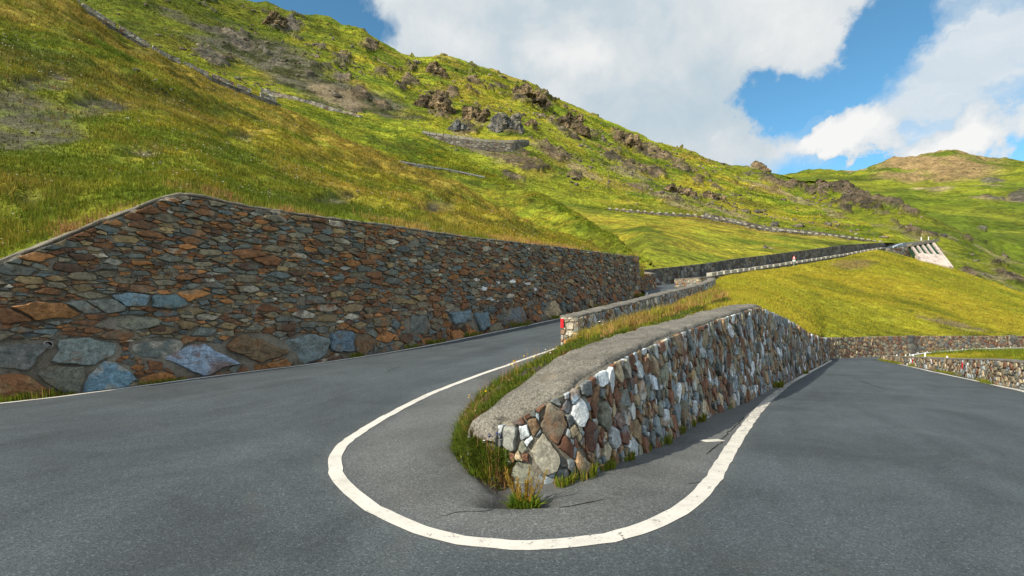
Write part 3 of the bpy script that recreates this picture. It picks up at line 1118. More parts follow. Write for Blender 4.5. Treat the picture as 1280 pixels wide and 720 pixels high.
# --- wall at the foot of the meadow, beyond the bend
W3p = [(*P(1038, 448, 41.6), zt(421.5, 41.9)), (*P(1060, 447.5, 43.8), zt(421.5, 43.9)), (*P(1100, 446.5, 46.8), zt(420.5, 47)), (*P(1150, 446, 48.8), zt(420, 49)), (*P(1280, 446, 53), zt(420, 53)), (*P(1500, 446, 60), zt(420, 60))]
W3 = Wall(W3p, +1, batter=.08, step=.5, thick=.5)
wall_foot = W3.build('retaining_wall', [W3.stones(.20, 1.2, .1, PAL_M[:2] + PAL_M[4:], K=8, seed=44, depth=(.02, .06), passes=(1, .7, .5))], wob=.05)
tag(wall_foot, 'low dark rubble wall along the foot of the yellow meadow beyond the bend', 'stone wall', 'roadside rubble walls')
# buttress step where the wall is thicker
mb = MB()
for px in (1135, 1262):
    s = W3.s_at_px(px)
    p = W3.at(s, 0.0); t = W3.at(s, float(W3.topz(s)))
    n2 = np.array([*W3.n[int(np.searchsorted(W3.s, s))], 0]); dd_ = np.array([-n2[1], n2[0], 0])
    mb = MB()
    mb.prism([p + n2 * .45, p - n2 * .1, t - n2 * .1 + [0, 0, .06], t + n2 * .15 + [0, 0, .06]], dd_ * 1.0)
    mb.build('pilaster', M_FAR, wall_foot)

# --- parapet beside the climbing road with a red reflector on its end
pc = [(704, 432.5, 397, 14.5), (740, 417, 388, 16.6), (779, 403, 379, 19.5), (821, 390, 368, 24.5), (845, 380, 362.5, 28.6), (867, 371, 357, 33), (884, 363.5, 351, 38), (886, 360, 348.5, 41)]
PP = []
for px, yb, yt, Y in pc:
    p = P(px, yb, Y)
    PP.append((p[0] + .42, p[1] - .2, p[2] - .1, zt(yt, Y)))
PW = Wall(catmull(PP, 6), +1, batter=.03, step=.2, thick=.5)
par = PW.build('parapet_wall', [PW.stones(.14, .8, .15, PAL_P + PAL_M[2:4], K=14, seed=51, depth=(.02, .06), gap=(.03, .14))], wob=.03)
tag(par, 'low stone parapet with pale stone cap and red reflector at its near end', 'parapet', 'stone parapets')
PW.coping('coping', M_CONC, .54, .06, over=.03, parent=par, seed=12, rag=.05)
# its end face
p0 = PW.at(0.0, 0.0); n0 = np.array([*PW.n[0], 0]); d0 = np.array([-n0[1], n0[0], 0])
h0 = float(PW.topz(0))
EW = Wall([(*(p0[:2] - n0[:2] * .52 - d0[:2] * .04), p0[2], p0[2] + h0), (*(p0[:2] - d0[:2] * .04), p0[2], p0[2] + h0)], +1, .0, .1, .03)
EW.build('end_face', [EW.stones(.125, 1.6, 0, PAL_P, K=14, seed=6, depth=(.02, .05), special=[(.26, .22, .16, (.34, .17, .06)), (.3, .68, .15, (.36, .32, .24))])], parent=par)
mb = MB()
rc = p0 - n0 * .47 - d0 * .09 + np.array([0, 0, h0 - .16])
mb.box(rc, n0 * .045, d0 * .012, [0, 0, .13])
mb.build('reflector', M_RED, par)

# --- short curved stub of parapet beyond it
sp_ = [(*P(843, 358.5, 51), zt(349.5, 51)), (*P(858, 357.5, 48.5), zt(348.5, 48.5)), (*P(875, 356.5, 47.5), zt(347.5, 47.5)), (*P(889, 355, 49), zt(346.5, 49))]
SP = Wall(sp_, +1, .02, .25, .55)
stub = SP.build('parapet_wall', [SP.stones(.17, 1.4, 0, PAL_P, K=9, seed=61)], wob=.02)
tag(stub, 'short pale stub of stone parapet standing at the bend of the climbing road', 'parapet', 'stone parapets')
SP.coping('coping', M_CONC, .6, .07, over=.03, parent=stub, seed=14)

# --- right hand parapet of the descending road
rp_px = [(1101, 450.2, 444.6, 42.0), (1118, 453.3, 446, 36.4), (1153, 459.8, 447.6, 28.6), (1186, 467, 449.4, 23.6), (1219, 474.6, 450.4, 19.2), (1241, 479, 451, 16.8), (1280, 486.5, 455, 14.3), (1340, 501, 461, 11.8), (1420, 520, 468, 9.6)]
rpts = []
for px, yb, yt, Y in rp_px:
    rpts.append((*P(px, yb, Y), zt(yt, Y)))
RP = Wall(catmull(rpts, 5), +1, .02, .25, .5)
rpar = RP.build('parapet_wall', [RP.stones(.12, 1.1, 0, PAL_M + PAL_P[:2], K=12, seed=71, rfun=lambda s, h, H: .95 + 2.0 * max(0, 1 - s / 28))], wob=.03)
tag(rpar, 'low stone parapet with two red reflectors on the right of the descending road', 'parapet', 'stone parapets')
RP.coping('coping', M_CONC, .5, .06, over=.02, parent=rpar, seed=19, rag=.05)
for px, hh in ((1205, .5), (1142, .33), (1253, .45)):
    if px == 1253: continue
    s = RP.s_at_px(px)
    n2 = np.array([*RP.n[int(np.searchsorted(RP.s, s))], 0]); dd_ = np.array([-n2[1], n2[0], 0])
    mb = MB()
    mb.box(RP.at(s, hh * .95) + n2 * .07, dd_ * .055, n2 * .012, [0, 0, .14])
    mb.build('reflector', M_RED, rpar)

# ============================================================================= TERRAIN
# S1: near hillside above the big wall, up to its crest
C1 = [(-900, -560, 38), (-700, -430, 42), (-300, -200, 48), (-100, -92, 52), (80, 1, 58), (105, 17, 60), (135, 36, 62), (172, 58, 64), (210, 80, 67), (247, 96, 69), (285, 112, 71), (345, 135, 75), (400, 161, 80), (480, 195, 86), (550, 225, 86), (637, 266, 80), (692, 298, 70), (740, 314, 60), (800, 333, 46)]
lw_top = LW.at(LW.s, LW.H)
lw_top[:, :2] -= LW.n * .36
lw_top[:, 2] += .02
kpx = CX + F * lw_top[:, 0] / lw_top[:, 1]
kpy = CY - F * (lw_top[:, 2] - CH) / lw_top[:, 1]
K0 = sorted([(x, y, Y) for x, y, Y in zip(kpx, kpy, lw_top[:, 1]) if x > -1100])
K0 += [(K0[-1][0] + 12, K0[-1][1] + 14, K0[-1][2] + 4)]
K0m = [(-900, 384, 5.0), *K0]
K0b = [(a, b + 12, c) for a, b, c in K0m]     # tucked down behind the wall
C1b = [(a, b + 40, c + 9) for a, b, c in C1]
C1c = [(a, b + 120, c + 22) for a, b, c in C1]
s1 = Sheet(np.arange(-880, 806, 2.2), [K0b, K0m, C1, C1b, C1c], [2, 330, 10, 6])
px, py = s1.pix()
Vv = s1.V
wgt = sstep(1.0, 1.06, s1.T)
slope_n = s1.normals()
hum = fbm(Vv * [1, 1, 1.9], .16, 4, 41) - .5
ter = ridged(Vv * [.55, .55, 2.6], .13, 3, 47) - .6
fine = fbm(Vv, 1.1, 4, 43) - .5
dist = np.clip((Vv[:, 1] - 12) / 40, 0, 1)
Vv += slope_n * (wgt * (hum * (.5 + 2.4 * dist) + ter * (.25 + 1.6 * dist) + fine * (.22 + .25 * dist)) * (.04 + .96 * sstep(1.975, 1.82, s1.T)))[:, None]
c = grass_col(Vv, 9.0, 60, .72) * .86
tn = fbm(Vv * [1, 1, .6], .22, 4, 71)
c = lerp(c, np.array(G_TAN) * [.95, .92, .8], .55 * sstep(.44, .68, tn * .7 + .3 * dist))
low = sstep(24, 13, Vv[:, 1])
c = lerp(c, G_GREEN, .65 * low * sstep(.35, .6, fbm(Vv, .5, 3, 73)))
pth = np.exp(-((s1.T - 1.985) / .014) ** 2) * sstep(330, 480, px)
c = lerp(c, (.34, .20, .085), .8 * pth)
dk = sstep(.57, .68, fbm(Vv * [.5, .5, 2.2], .35, 4, 77))
c = lerp(c, (.06, .07, .018), .5 * dk * wgt)
dirt_u = np.hypot((px - 30) / 120, (py - 150) / 55)
dirt = sstep(1.0, .45, dirt_u + .9 * (fbm(Vv, .5, 4, 79) - .5))
for (ax, ay, rx, ry) in ((60, 100, 60, 16), (180, 185, 45, 10), (40, 255, 30, 9), (420, 245, 40, 10), (300, 165, 30, 8), (545, 262, 36, 10), (130, 130, 70, 14)):
    dirt = np.maximum(dirt, sstep(1.0, .4, np.hypot((px - ax) / rx, (py - ay) / ry) + 1.0 * (fbm(Vv, .9, 4, 80) - .5)))
c = lerp(c, lerp((.05, .047, .038), (.10, .09, .07), fbm(Vv, 1.6, 4, 85)), .85 * dirt * (.45 + .55 * sstep(.40, .55, fbm(Vv, 1.1, 4, 84))))
Vv -= slope_n * (dirt * .25 * wgt)[:, None]
s1.V = Vv
hill = s1.build('hillside', M_HILL, c)
tag(hill, kind='structure')
s1_dirt = dirt
s1_bvh = s1.bvh()

# S2: middle shoulder with the low parapet
S2a = [(200, 120, 90), (300, 138, 92), (400, 182, 98), (480, 214, 103), (550, 243, 102), (637, 284, 96), (692, 312, 84), (740, 326, 74), (790, 337, 62), (815, 345, 56)]
S2b = [(200, 82, 112), (300, 122, 112), (400, 163, 114), (480, 198, 118), (505, 206, 120), (560, 215, 125), (612, 224, 128), (650, 237, 118), (720, 268, 95), (760, 296, 78), (800, 318, 64), (815, 328, 58)]
C2 = [(200, 62, 175), (300, 102, 170), (340, 119, 168), (400, 134, 165), (450, 147, 160), (508, 157, 155), (527, 167, 152), (555, 185, 145), (602, 211, 135), (634, 226, 128), (677, 243, 115), (720, 262, 100), (760, 289, 82), (800, 315, 67), (815, 326, 61)]
C2b = [(a, b + 22, c_ + 8) for a, b, c_ in C2]
C2c = [(a, b + 60, c_ + 25) for a, b, c_ in C2]
s2 = Sheet(np.arange(200, 815.1, 2.0), [S2a, S2b, C2, C2b, C2c], [60, 90, 8, 6], sm=2)
Vv = s2.V
n_ = s2.normals()
Vv += n_ * ((fbm(Vv * [1, 1, 1.5], .06, 4, 81) - .5) * 2.2 * sstep(2.2, 1.9, s2.T) + (fbm(Vv, .5, 4, 82) - .5) * .8)[:, None]
px, py = s2.pix()
c = grass_col(Vv, 22.0, 90, .5) * 1.15
c = lerp(c, G_TAN, .7 * np.exp(-((s2.T - 1.96) / .035) ** 2) * sstep(560, 620, px))
c = lerp(c, G_GREEN, .5 * sstep(.5, .6, fbm(Vv, .05, 3, 93)))
s2.build('shoulder_slope', M_MTN, c)['kind'] = 'structure'
s2_bvh = s2.bvh()

# S3: the main mountainside
S3a = [(150, 75, 190), (300, 122, 185), (400, 152, 182), (508, 178, 170), (555, 205, 160), (602, 232, 150), (677, 264, 128), (720, 284, 112), (760, 308, 92), (800, 333, 62), (806, 337.5, 55.2), (850, 333.3, 63.5), (920, 324, 82.5), (1000, 314, 112), (1060, 306.5, 140), (1113, 303, 168), (1125, 306, 176)]
S3b = [(150, 62, 215), (300, 108, 215), (400, 138, 215), (508, 168, 205), (555, 192, 195), (600, 214, 185), (650, 236, 176), (700, 252, 172), (760, 263, 171), (812, 268, 170), (865, 272, 169), (915, 282, 168.5), (950, 289.5, 168), (1020, 294.5, 168), (1080, 300.5, 170), (1113, 302.6, 174), (1125, 305.5, 180)]
S3r = [(a, b - .8, c_ + 7) for a, b, c_ in S3b]
S3c = [(150, 10, 270), (300, 85, 260), (400, 122, 250), (450, 146, 245), (527, 168, 238), (555, 180, 234), (587, 189, 231), (643, 191, 232), (662, 184, 240), (720, 205, 252), (800, 228, 268), (900, 252, 285), (1000, 276, 260), (1060, 289, 230), (1113, 302, 190), (1125, 305, 186)]
SKY = [(150, -80, 370), (240, -25, 390), (292, 0, 400), (319, 9, 410), (334, 7, 420), (394, 21, 450), (411, 23, 460), (426, 34, 465), (452, 36, 480), (501, 67, 500), (516, 72, 510), (550, 73.5, 540), (565, 77, 550), (614, 90, 580), (655, 105, 600), (689, 124, 620), (726, 142, 640), (760, 156, 650), (812, 178, 650), (850, 190, 640), (880, 201, 610), (905, 211, 570), (922, 222, 530), (960, 237, 450), (1010, 255, 360), (1060, 272, 280), (1113, 301, 196), (1125, 304.5, 190)]
SKY = [(a, b - 3, c_) for a, b, c_ in SKY]
SKYb = [(a, b + 12, c_ + 18) for a, b, c_ in SKY]
SKYc = [(a, b + 70, c_ + 80) for a, b, c_ in SKY]
s3 = Sheet(np.concatenate([np.arange(30, 1100, 1.9), np.arange(1100, 1125.1, 1.9)]), [S3a, S3b, S3r, S3c, SKY, SKYb, SKYc], [60, 3, 60, 190, 6, 4], sm=1)
px, py = s3.pix()
Vv = s3.V
n_ = s3.normals()
CRAGS = [  # px, py, rx, ry : bands of bedrock on the mountainside
    (345, 30, 22, 12), (365, 34, 20, 8), (300, 55, 34, 14), (270, 70, 30, 12), (425, 100, 16, 7), (448, 118, 14, 8), (478, 132, 12, 7), (385, 92, 14, 5), (345, 80, 12, 5), (330, 66, 12, 4), (440, 138, 16, 5),
    (430, 78, 20, 14), (462, 60, 16, 8), (475, 90, 14, 9), (515, 72 + 14, 10, 6), (545, 92, 12, 10), (512, 104, 16, 8), (550, 135, 26, 16), (596, 146, 16, 16), (580, 160, 22, 13), (633, 158, 24, 20),
    (625, 108, 20, 8), (660, 122, 30, 9), (680, 132, 14, 6), (615, 107, 10, 5), (664, 156, 7, 6), (690, 150, 10, 8), (712, 160, 28, 12), (742, 170, 10, 6), (780, 176, 22, 10), (800, 187, 16, 9), (770, 165, 10, 6),
    (815, 193, 14, 8), (835, 198, 22, 8), (850, 210, 22, 8), (765, 198, 16, 5), (790, 208, 24, 7), (815, 214, 20, 7), (640, 190, 24, 8), (690, 192, 26, 10), (640, 218, 18, 6), (720, 222, 12, 6), (650, 205, 50, 10),
    (850, 240, 24, 7), (865, 246, 14, 5), (892, 248, 18, 7), (905, 255, 10, 4), (930, 268, 12, 5), (870, 228, 14, 5), (895, 236, 10, 4), (800, 232, 24, 6), (830, 250, 26, 6),
    (400, 60, 12, 6), (500, 112, 12, 6), (565, 118, 10, 6), (590, 118, 12, 4), (590, 100, 12, 5)]
rk = np.zeros(len(Vv))
wob = (fbm(Vv, .05, 5, 101) - .5) * 1.5 + (fbm(Vv, .35, 3, 103) - .5) * .9
for ax, ay, rx, ry in CRAGS:
    m_ = (np.abs(px - ax) < 2.2 * rx) & (np.abs(py - ay) < 2.4 * ry)
    if not m_.any(): continue
    # crags trend down to the right with the slope
    dx, dy = (px[m_] - ax), (py[m_] - ay) - .28 * (px[m_] - ax)
    v = sstep(.76, .56, np.hypot(dx / (rx * .9), dy / (ry * .85)) + wob[m_])
    rk[m_] = np.maximum(rk[m_], v)
spr = sstep(.70, .73, fbm(Vv * [1, 1, 1.3], .07, 5, 105)) * sstep(3.05, 3.3, s3.T) * .8
rk = np.maximum(rk, spr)
amp = np.clip(Vv[:, 1] / 260, .5, 2.0)
rough_n = ridged(Vv, .10, 5, 107) - .45
blk = np.floor(fbm(Vv, .09, 2, 109) * 9) / 9 - .45
soft = (fbm(Vv * [1, 1, 1.2], .02, 4, 111) - .5)
gul = (ridged(Vv * [1, .6, .25], .02, 3, 113) - .6)
free = sstep(0, .35, s3.T) * np.where(s3.T > 4, .4, 1) * (1 - .9 * np.exp(-((s3.T - 1.5) / .6) ** 2))
Vv += n_ * (free * (soft * 5.5 * amp + gul * 3.4 * amp + (fbm(Vv, .3, 4, 115) - .5) * 1.1 * amp))[:, None]
Vv += n_ * (rk * free * (rough_n * 3.6 + blk * 4.2 + .5) * amp)[:, None]
s3.V = Vv
c = grass_col(Vv, 60.0, 120, .48) * 1.25
c = lerp(c, G_TAN, .5 * sstep(.6, .75, fbm(Vv, .03, 4, 123)))
spur_shade = sstep(470, 330, px) * sstep(140, 40, py)
c = lerp(c, np.array(G_GREEN) * .62, .72 * spur_shade)  # cloud shadow on the upper-left spur, put into the grass colour
c = lerp(c, G_DEEP, .45 * sstep(.60, .72, fbm(Vv * [1, 1, 2.4], .11, 4, 124)))
rock = lerp((.085, .072, .050), (.205, .155, .095), sstep(.35, .65, fbm(Vv, .12, 4, 125)))
rock = lerp(rock, (.12, .12, .105), sstep(480, 380, px) * .6)
s3.V = Vv
upn = s3.normals()[:, 2]
rk = rk * (1 - .75 * sstep(.80, .93, upn + .25 * (fbm(Vv, .3, 3, 126) - .5)))
scree_shade = sstep(1.05, .55, np.minimum(np.hypot((px - 330) / 130, ((py - 72) - .45 * (px - 330)) / 32), np.hypot((px - 440) / 75, ((py - 118) - .35 * (px - 440)) / 20)) + 1.2 * (fbm(Vv, .045, 5, 128) - .5))
c = lerp(c, lerp((.052, .058, .026), (.105, .10, .075), sstep(.4, .6, fbm(Vv, .16, 4, 129))), .92 * scree_shade)  # scree colour, widened and darkened to carry the spur's cloud shadow
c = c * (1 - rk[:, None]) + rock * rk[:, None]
scree = np.zeros(len(Vv))
for ax, ay, rx, ry in ((722, 211, 14, 5), (735, 220, 16, 4), (960, 237, 46, 3), (1000, 251, 30, 4), (1040, 268, 24, 4), (785, 215, 30, 8), (690, 190, 36, 9), (580, 172, 20, 6), (420, 120, 40, 12), (600, 190, 44, 7), (845, 256, 50, 5), (895, 262, 40, 4)):
    scree = np.maximum(scree, sstep(1.1, .6, np.hypot((px - ax) / rx, ((py - ay) - .33 * (px - ax)) / ry) + 1.3 * (fbm(Vv, .1, 5, 127) - .5)))
c = lerp(c, (.30, .235, .15), .6 * scree * (1 - rk))
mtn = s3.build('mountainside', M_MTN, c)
tag(mtn, kind='structure')
s3_bvh = s3.bvh()

# S4: rocky spur and distant mountain
S4a = [(850, 232, 760), (922, 246, 640), (960, 258, 560), (1010, 278, 470), (1060, 296, 400), (1115, 322, 310), (1150, 345, 270), (1190, 358, 250), (1280, 392, 220), (1650, 460, 190)]
S4m = [(850, 214, 850), (922, 224, 760), (960, 232, 700), (1010, 246, 620), (1060, 262, 540), (1115, 284, 440), (1150, 300, 400), (1190, 316, 360), (1280, 350, 310), (1650, 430, 260)]
S4t = [(850, 200, 930), (880, 200.5, 900), (909, 204.5, 880), (931, 206, 860), (961, 211, 820), (987, 217, 780), (1010, 223, 710), (1030, 224, 660), (1042, 225, 640), (1060, 232, 600), (1100, 250, 545), (1140, 262, 510), (1190, 284, 470), (1280, 328, 420), (1650, 420, 340)]
s4 = Sheet(np.arange(850, 1650, 2.2), [S4a, S4m, S4t, [(a, b + 14, c_ + 25) for a, b, c_ in S4t], [(a, b + 60, c_ + 90) for a, b, c_ in S4t]], [60, 80, 6, 4], sm=1)
px, py = s4.pix()
Vv = s4.V
n_ = s4.normals()
rk = np.zeros(len(Vv))
wob = (fbm(Vv, .03, 5, 131) - .5) * 1.7 + (fbm(Vv, .2, 3, 132) - .5) * .9
for ax, ay, rx, ry in ((1045, 231, 30, 12), (1075, 250, 34, 13), (1020, 240, 30, 9), (990, 228, 26, 7), (1090, 262, 24, 8), (965, 222, 22, 6), (1110, 258, 18, 6), (1130, 268, 16, 5), (1050, 265, 14, 5), (1130, 292, 26, 8), (1160, 300, 14, 5),
                       (1235, 296, 16, 9), (1206, 302, 12, 6), (1262, 292, 14, 5), (1250, 338, 18, 6), (1210, 340, 16, 5), (1270, 350, 20, 5), (1190, 268, 10, 3), (1225, 268, 12, 4)):
    rk = np.maximum(rk, sstep(.9, .6, np.hypot((px - ax) / rx, ((py - ay) - .3 * (px - ax)) / ry) + wob))
amp = np.clip(Vv[:, 1] / 400, .7, 2)
fr = np.where(s4.T > 2, .5, 1)
Vv += n_ * (fr * ((fbm(Vv, .012, 4, 133) - .5) * 12 * amp + (fbm(Vv, .15, 4, 134) - .5) * 2.2 * amp + rk * ((ridged(Vv, .06, 5, 135) - .45) * 8 + (np.floor(fbm(Vv, .06, 2, 136) * 9) / 9 - .4) * 8) * amp))[:, None]
s4.V = Vv
c = grass_col(Vv, 110.0, 140, .38)
c = lerp(c, np.array(G_GREEN) * .85, .6 * sstep(1.3, 1.9, s4.T) * sstep(1180, 1080, px))
rock = lerp((.075, .066, .048), (.18, .14, .09), sstep(.35, .65, fbm(Vv, .06, 4, 145)))
c = c * (1 - rk[:, None]) + rock * rk[:, None]
c = lerp(c, (.30, .24, .16), .5 * sstep(.62, .7, fbm(Vv * [1, 1, .5], .03, 4, 146)) * (1 - rk))
s4.build('rocky_spur', M_MTN, c * .85)['kind'] = 'structure'

S5a = [(930, 245, 1500), (1000, 250, 1300), (1060, 262, 1000), (1100, 274, 850), (1140, 286, 760), (1200, 312, 640), (1280, 352, 560), (1650, 440, 460)]
S5m = [(930, 238, 1800), (1000, 232, 1750), (1042, 230, 1650), (1100, 246, 1300), (1160, 256, 1150), (1220, 262, 1050), (1280, 275, 950), (1650, 330, 800)]
S5n = [(930, 230, 2100), (1000, 224, 2050), (1042, 222, 1950), (1072, 227, 1850), (1115, 232, 1750), (1160, 237, 1650), (1200, 234, 1600), (1240, 226, 1600), (1280, 222, 1600), (1650, 260, 1400)]
S5t = [(930, 221, 2500), (990, 217, 2450), (1042, 213.5, 2350), (1072, 214, 2250), (1090, 209, 2250), (1115, 202, 2250), (1145, 199, 2250), (1160, 195, 2250), (1172, 193, 2250), (1190, 191.5, 2250), (1205, 191, 2250), (1222, 196, 2250), (1247, 202, 2250), (1280, 206, 2200), (1350, 215, 2100), (1650, 190, 2000)]
s5 = Sheet(np.arange(930, 1650, 2.0), [S5a, S5m, S5n, S5t, [(a, b + 6, c_ + 60) for a, b, c_ in S5t], [(a, b + 40, c_ + 400) for a, b, c_ in S5t]], [60, 40, 60, 4, 3], sm=1)
px, py = s5.pix()
Vv = s5.V
n_ = s5.normals()
Vv += n_ * (np.where(s5.T > 3, .4, 1) * ((fbm(Vv, .004, 5, 151) - .5) * 60 + (ridged(Vv * [1, 1, .4], .006, 4, 152) - .6) * 40 * sstep(2.0, 2.4, s5.T)))[:, None]
c = grass_col(Vv, 420.0, 160, .25)
bare = sstep(2.05, 2.35, s5.T) * sstep(1078, 1120, px) * sstep(1275, 1215, px) * sstep(.30, .50, fbm(Vv * [1, 1, .5], .006, 5, 163))
c = lerp(c, (.30, .20, .105), .85 * bare)
for ax, ay, rx, ry in ((1152, 237, 16, 4), (1172, 240, 22, 5), (1070, 214, 20, 3), (1255, 250, 40, 6), (1240, 232, 20, 5)):
    c = lerp(c, (.34, .25, .16), .7 * sstep(1.1, .6, np.hypot((px - ax) / rx, (py - ay) / ry) + 1.2 * (fbm(Vv, .01, 4, 165) - .5)))
rk5 = np.zeros(len(Vv))
for ax, ay, rx, ry in ((1238, 224, 16, 3), (1275, 244, 14, 6), (1232, 246, 8, 3), (1245, 253, 8, 3), (1222, 296, 7, 3)):
    rk5 = np.maximum(rk5, sstep(1.1, .7, np.hypot((px - ax) / rx, (py - ay) / ry) + 1.4 * (fbm(Vv, .02, 4, 166) - .5)))
c = lerp(c, (.11, .10, .09), .85 * rk5)
Vv += n_ * (rk5 * (ridged(Vv, .02, 4, 167) - .4) * 18)[:, None]
s5.V = Vv
s5.build('distant_mountain', M_FARM, c * .74)['kind'] = 'structure'

# separate crags: bedrock ledges built from tilted angular blocks fused into one body
def crag(px, py, Y, rx, ry, label, seed, colr=((.080, .064, .042), (.21, .155, .09)), peak=False):
    rng = np.random.default_rng(seed * 31 + 5)
    sx, sz = rx * Y / F, ry * Y / F
    bm = bmesh.new()
    nb = 9 if not peak else 1
    dip = rng.uniform(.1, .5)
    for k in range(nb + int(sx / max(sz, .1) * 2)):
        t = rng.uniform(-1, 1); u = rng.uniform(-.55, .75) * (1 - abs(t) * .6)
        if peak: t, u = rng.normal(0, .12), -.2
        c0 = np.array([t * sx * .8, rng.uniform(-.3, .3) * sx, u * sz - t * sx * .26])
        m = min(sx, sz * 1.3)
        dims = np.array([rng.uniform(.35, .75) * m, rng.uniform(.35, .8) * m, rng.uniform(.45, 1.0) * m]) * (1.0 if not peak else 1.25)
        if k == 0 and not peak: dims *= 1.25
        pts = []
        for sgx in (-1, 1):
            for sgy in (-1, 1):
                for sgz in (-1, 1):
                    tp = (rng.uniform(.35, .8) if sgz > 0 else 1.15) if not peak else (.12 if sgz > 0 else 1.25)
                    pts.append(np.array([sgx * tp, sgy * tp, sgz * (1.0 if not peak else .8)]) * dims * rng.uniform(.75, 1.2, 3))
        a_ = rng.uniform(-.5, .5) + dip
        ca, sa = math.cos(a_), math.sin(a_)
        b_ = rng.uniform(0, 3.14)
        vs = []
        for p in pts:
            x, y = p[0] * math.cos(b_) - p[1] * math.sin(b_), p[0] * math.sin(b_) + p[1] * math.cos(b_)
            x, z = (x * ca + p[2] * sa, -x * sa + p[2] * ca) if not peak else (x, p[2])
            vs.append(bm.verts.new(tuple(c0 + [x, y, z])))
        bmesh.ops.convex_hull(bm, input=vs, use_existing_faces=False)
    tmp = bpy.data.meshes.new('tmp'); bm.to_mesh(tmp); bm.free()
    ob = bpy.data.objects.new('tmp', tmp); COL.objects.link(ob)
    md = ob.modifiers.new('r', 'REMESH'); md.mode = 'VOXEL'; md.voxel_size = max(.035 * (sx + sz), .06); md.use_smooth_shade = False
    me = bpy.data.meshes.new_from_object(ob.evaluated_get(bpy.context.evaluated_depsgraph_get()))
    bpy.data.objects.remove(ob); bpy.data.meshes.remove(tmp)
    n = len(me.vertices)
    v = np.empty(n * 3); me.vertices.foreach_get('co', v); v = v.reshape(-1, 3)
    nn = np.empty(n * 3); me.vertices.foreach_get('normal', nn); nn = nn.reshape(-1, 3)
    sc_ = 1 / (sx + sz)
    q = v + seed * 9.1
    v = v + nn * ((ridged(q, 3.2 * sc_, 5, seed) - .6) * .20 / sc_ + (np.floor(fbm(q * [1, 1, 2.2], 4.0 * sc_, 3, seed + 2) * 9) / 9 - .45) * .16 / sc_)[:, None]
    me.vertices.foreach_set('co', v.ravel())
    me.update()
    me.vertices.foreach_get('normal', nn.reshape(-1)) if False else None
    cc = lerp(colr[0], colr[1], sstep(.36, .64, fbm(q, 3.0 * sc_, 4, seed + 5)))
    cc = lerp(cc, lerp(G_GREEN, G_LIME, fbm(q, .5, 3, seed)), .9 * sstep(.70, .86, nn[:, 2] + .3 * (fbm(q, 6 * sc_, 3, seed + 7) - .5)))
    c4 = np.ones((n, 4), dtype=np.float32); c4[:, :3] = cc
    at = me.color_attributes.new('Col', 'FLOAT_COLOR', 'POINT'); at.data.foreach_set('color', c4.ravel())
    me.materials.append(M_CRAG); me.name = 'rock_outcrop'
    o = bpy.data.objects.new('rock_outcrop', me); COL.objects.link(o)
    o.location = tuple(P(px, py, Y))
    tag(o, label, 'rock outcrop', 'crags on the mountainside')
    return o


def place_crag(px, py, rx, ry, label, seed, **kw):
    h = ray(s3_bvh, px, py)
    if h is None: return
    return crag(px, py, h[1] + .010 * h[1], rx * .9, ry * .85, label, seed, **kw)


crag(946, 210, 868, 13, 10, 'small dark pyramid of rock standing on the far skyline', 3, peak=True)
place_crag(550, 137, 24, 15, 'large brown crag left of the grass gully above the curved viaduct wall', 11)
place_crag(595, 147, 13, 14, 'narrow brown crag right of the grass gully above the curved viaduct wall', 12)
place_crag(634, 160, 16, 17, 'tall grey pointed crag rising from the right end of the curved viaduct wall', 13, colr=((.10, .10, .095), (.17, .155, .13)))
place_crag(577, 164, 13, 7, 'smooth grey slab of rock touching the middle of the curved viaduct wall', 14, colr=((.11, .115, .115), (.15, .15, .145)))
place_crag(714, 160, 22, 11, 'broad dark crag on the slope below the middle of the skyline', 15)
place_crag(664, 156, 6, 5, 'small isolated brown knob of rock between two large crags', 16, colr=((.12, .09, .06), (.2, .14, .09)))
place_crag(660, 121, 24, 8, 'long dark crag just under the skyline above the isolated knob', 17)
place_crag(346, 30, 13, 8, 'dark jagged crag nearest the upper left patch of blue sky', 18)
place_crag(545, 93, 11, 9, 'round brown crag below the flat shoulder of the skyline', 19)
place_crag(784, 178, 17, 9, 'crag on the right part of the slope close under the skyline', 20)
place_crag(852, 241, 20, 6, 'long low crag above the middle of the second tier road', 21)
place_crag(893, 249, 15, 6, 'rounded crag just above the right half of the second tier road', 22)
place_crag(962, 311, 10, 1.7, 'small grey crag in the grass between the first and second tier roads', 23, colr=((.15, .14, .125), (.25, .23, .2)))

# S6: yellow meadow between the roads
mwt = MW.at(MW.s, MW.H)
mwt[:, :2] -= MW.n * .35
mpx_ = CX + F * mwt[:, 0] / mwt[:, 1]
mpy_ = CY - F * (mwt[:, 2] - CH) / mwt[:, 1]
Mk = sorted([(a, b, y) for a, b, y in zip(mpx_, mpy_, mwt[:, 1]) if a > 884 and y > 8])
Ma = [k for k in Mk if k[0] < 1036] + [(1039, 421.5, 42.3), (1060, 421, 44.3), (1100, 420, 47.4), (1150, 419.6, 49.4), (1280, 419.6, 53.4), (1650, 419, 66)]
Mtop = [(880, 362, 38), (888, 358, 44), (900, 347.5, 62), (945, 339, 82), (992, 332.5, 99), (1050, 322.5, 125), (1075, 316.5, 140), (1096, 311.5, 152), (1112, 314, 158), (1140, 322, 157), (1190, 334.5, 152), (1280, 367, 132), (1650, 425, 110)]
Mb = [(a, b + 8, c_ + 6) for a, b, c_ in Mtop]
Mc_ = [(a, b + 46, c_ + 40) for a, b, c_ in Mtop]
_g = np.arange(820, 1720, 2.0)
_py, _Y = knots(Ma, _g); _z = CH - (_py - CY) / F * _Y
_tp, _tY = knots(Mtop, _g); _tz = CH - (_tp - CY) / F * _tY
_Ys, _zs = smooth1(smooth1(_Y, 32), 32), smooth1(smooth1(_z, 32), 32)
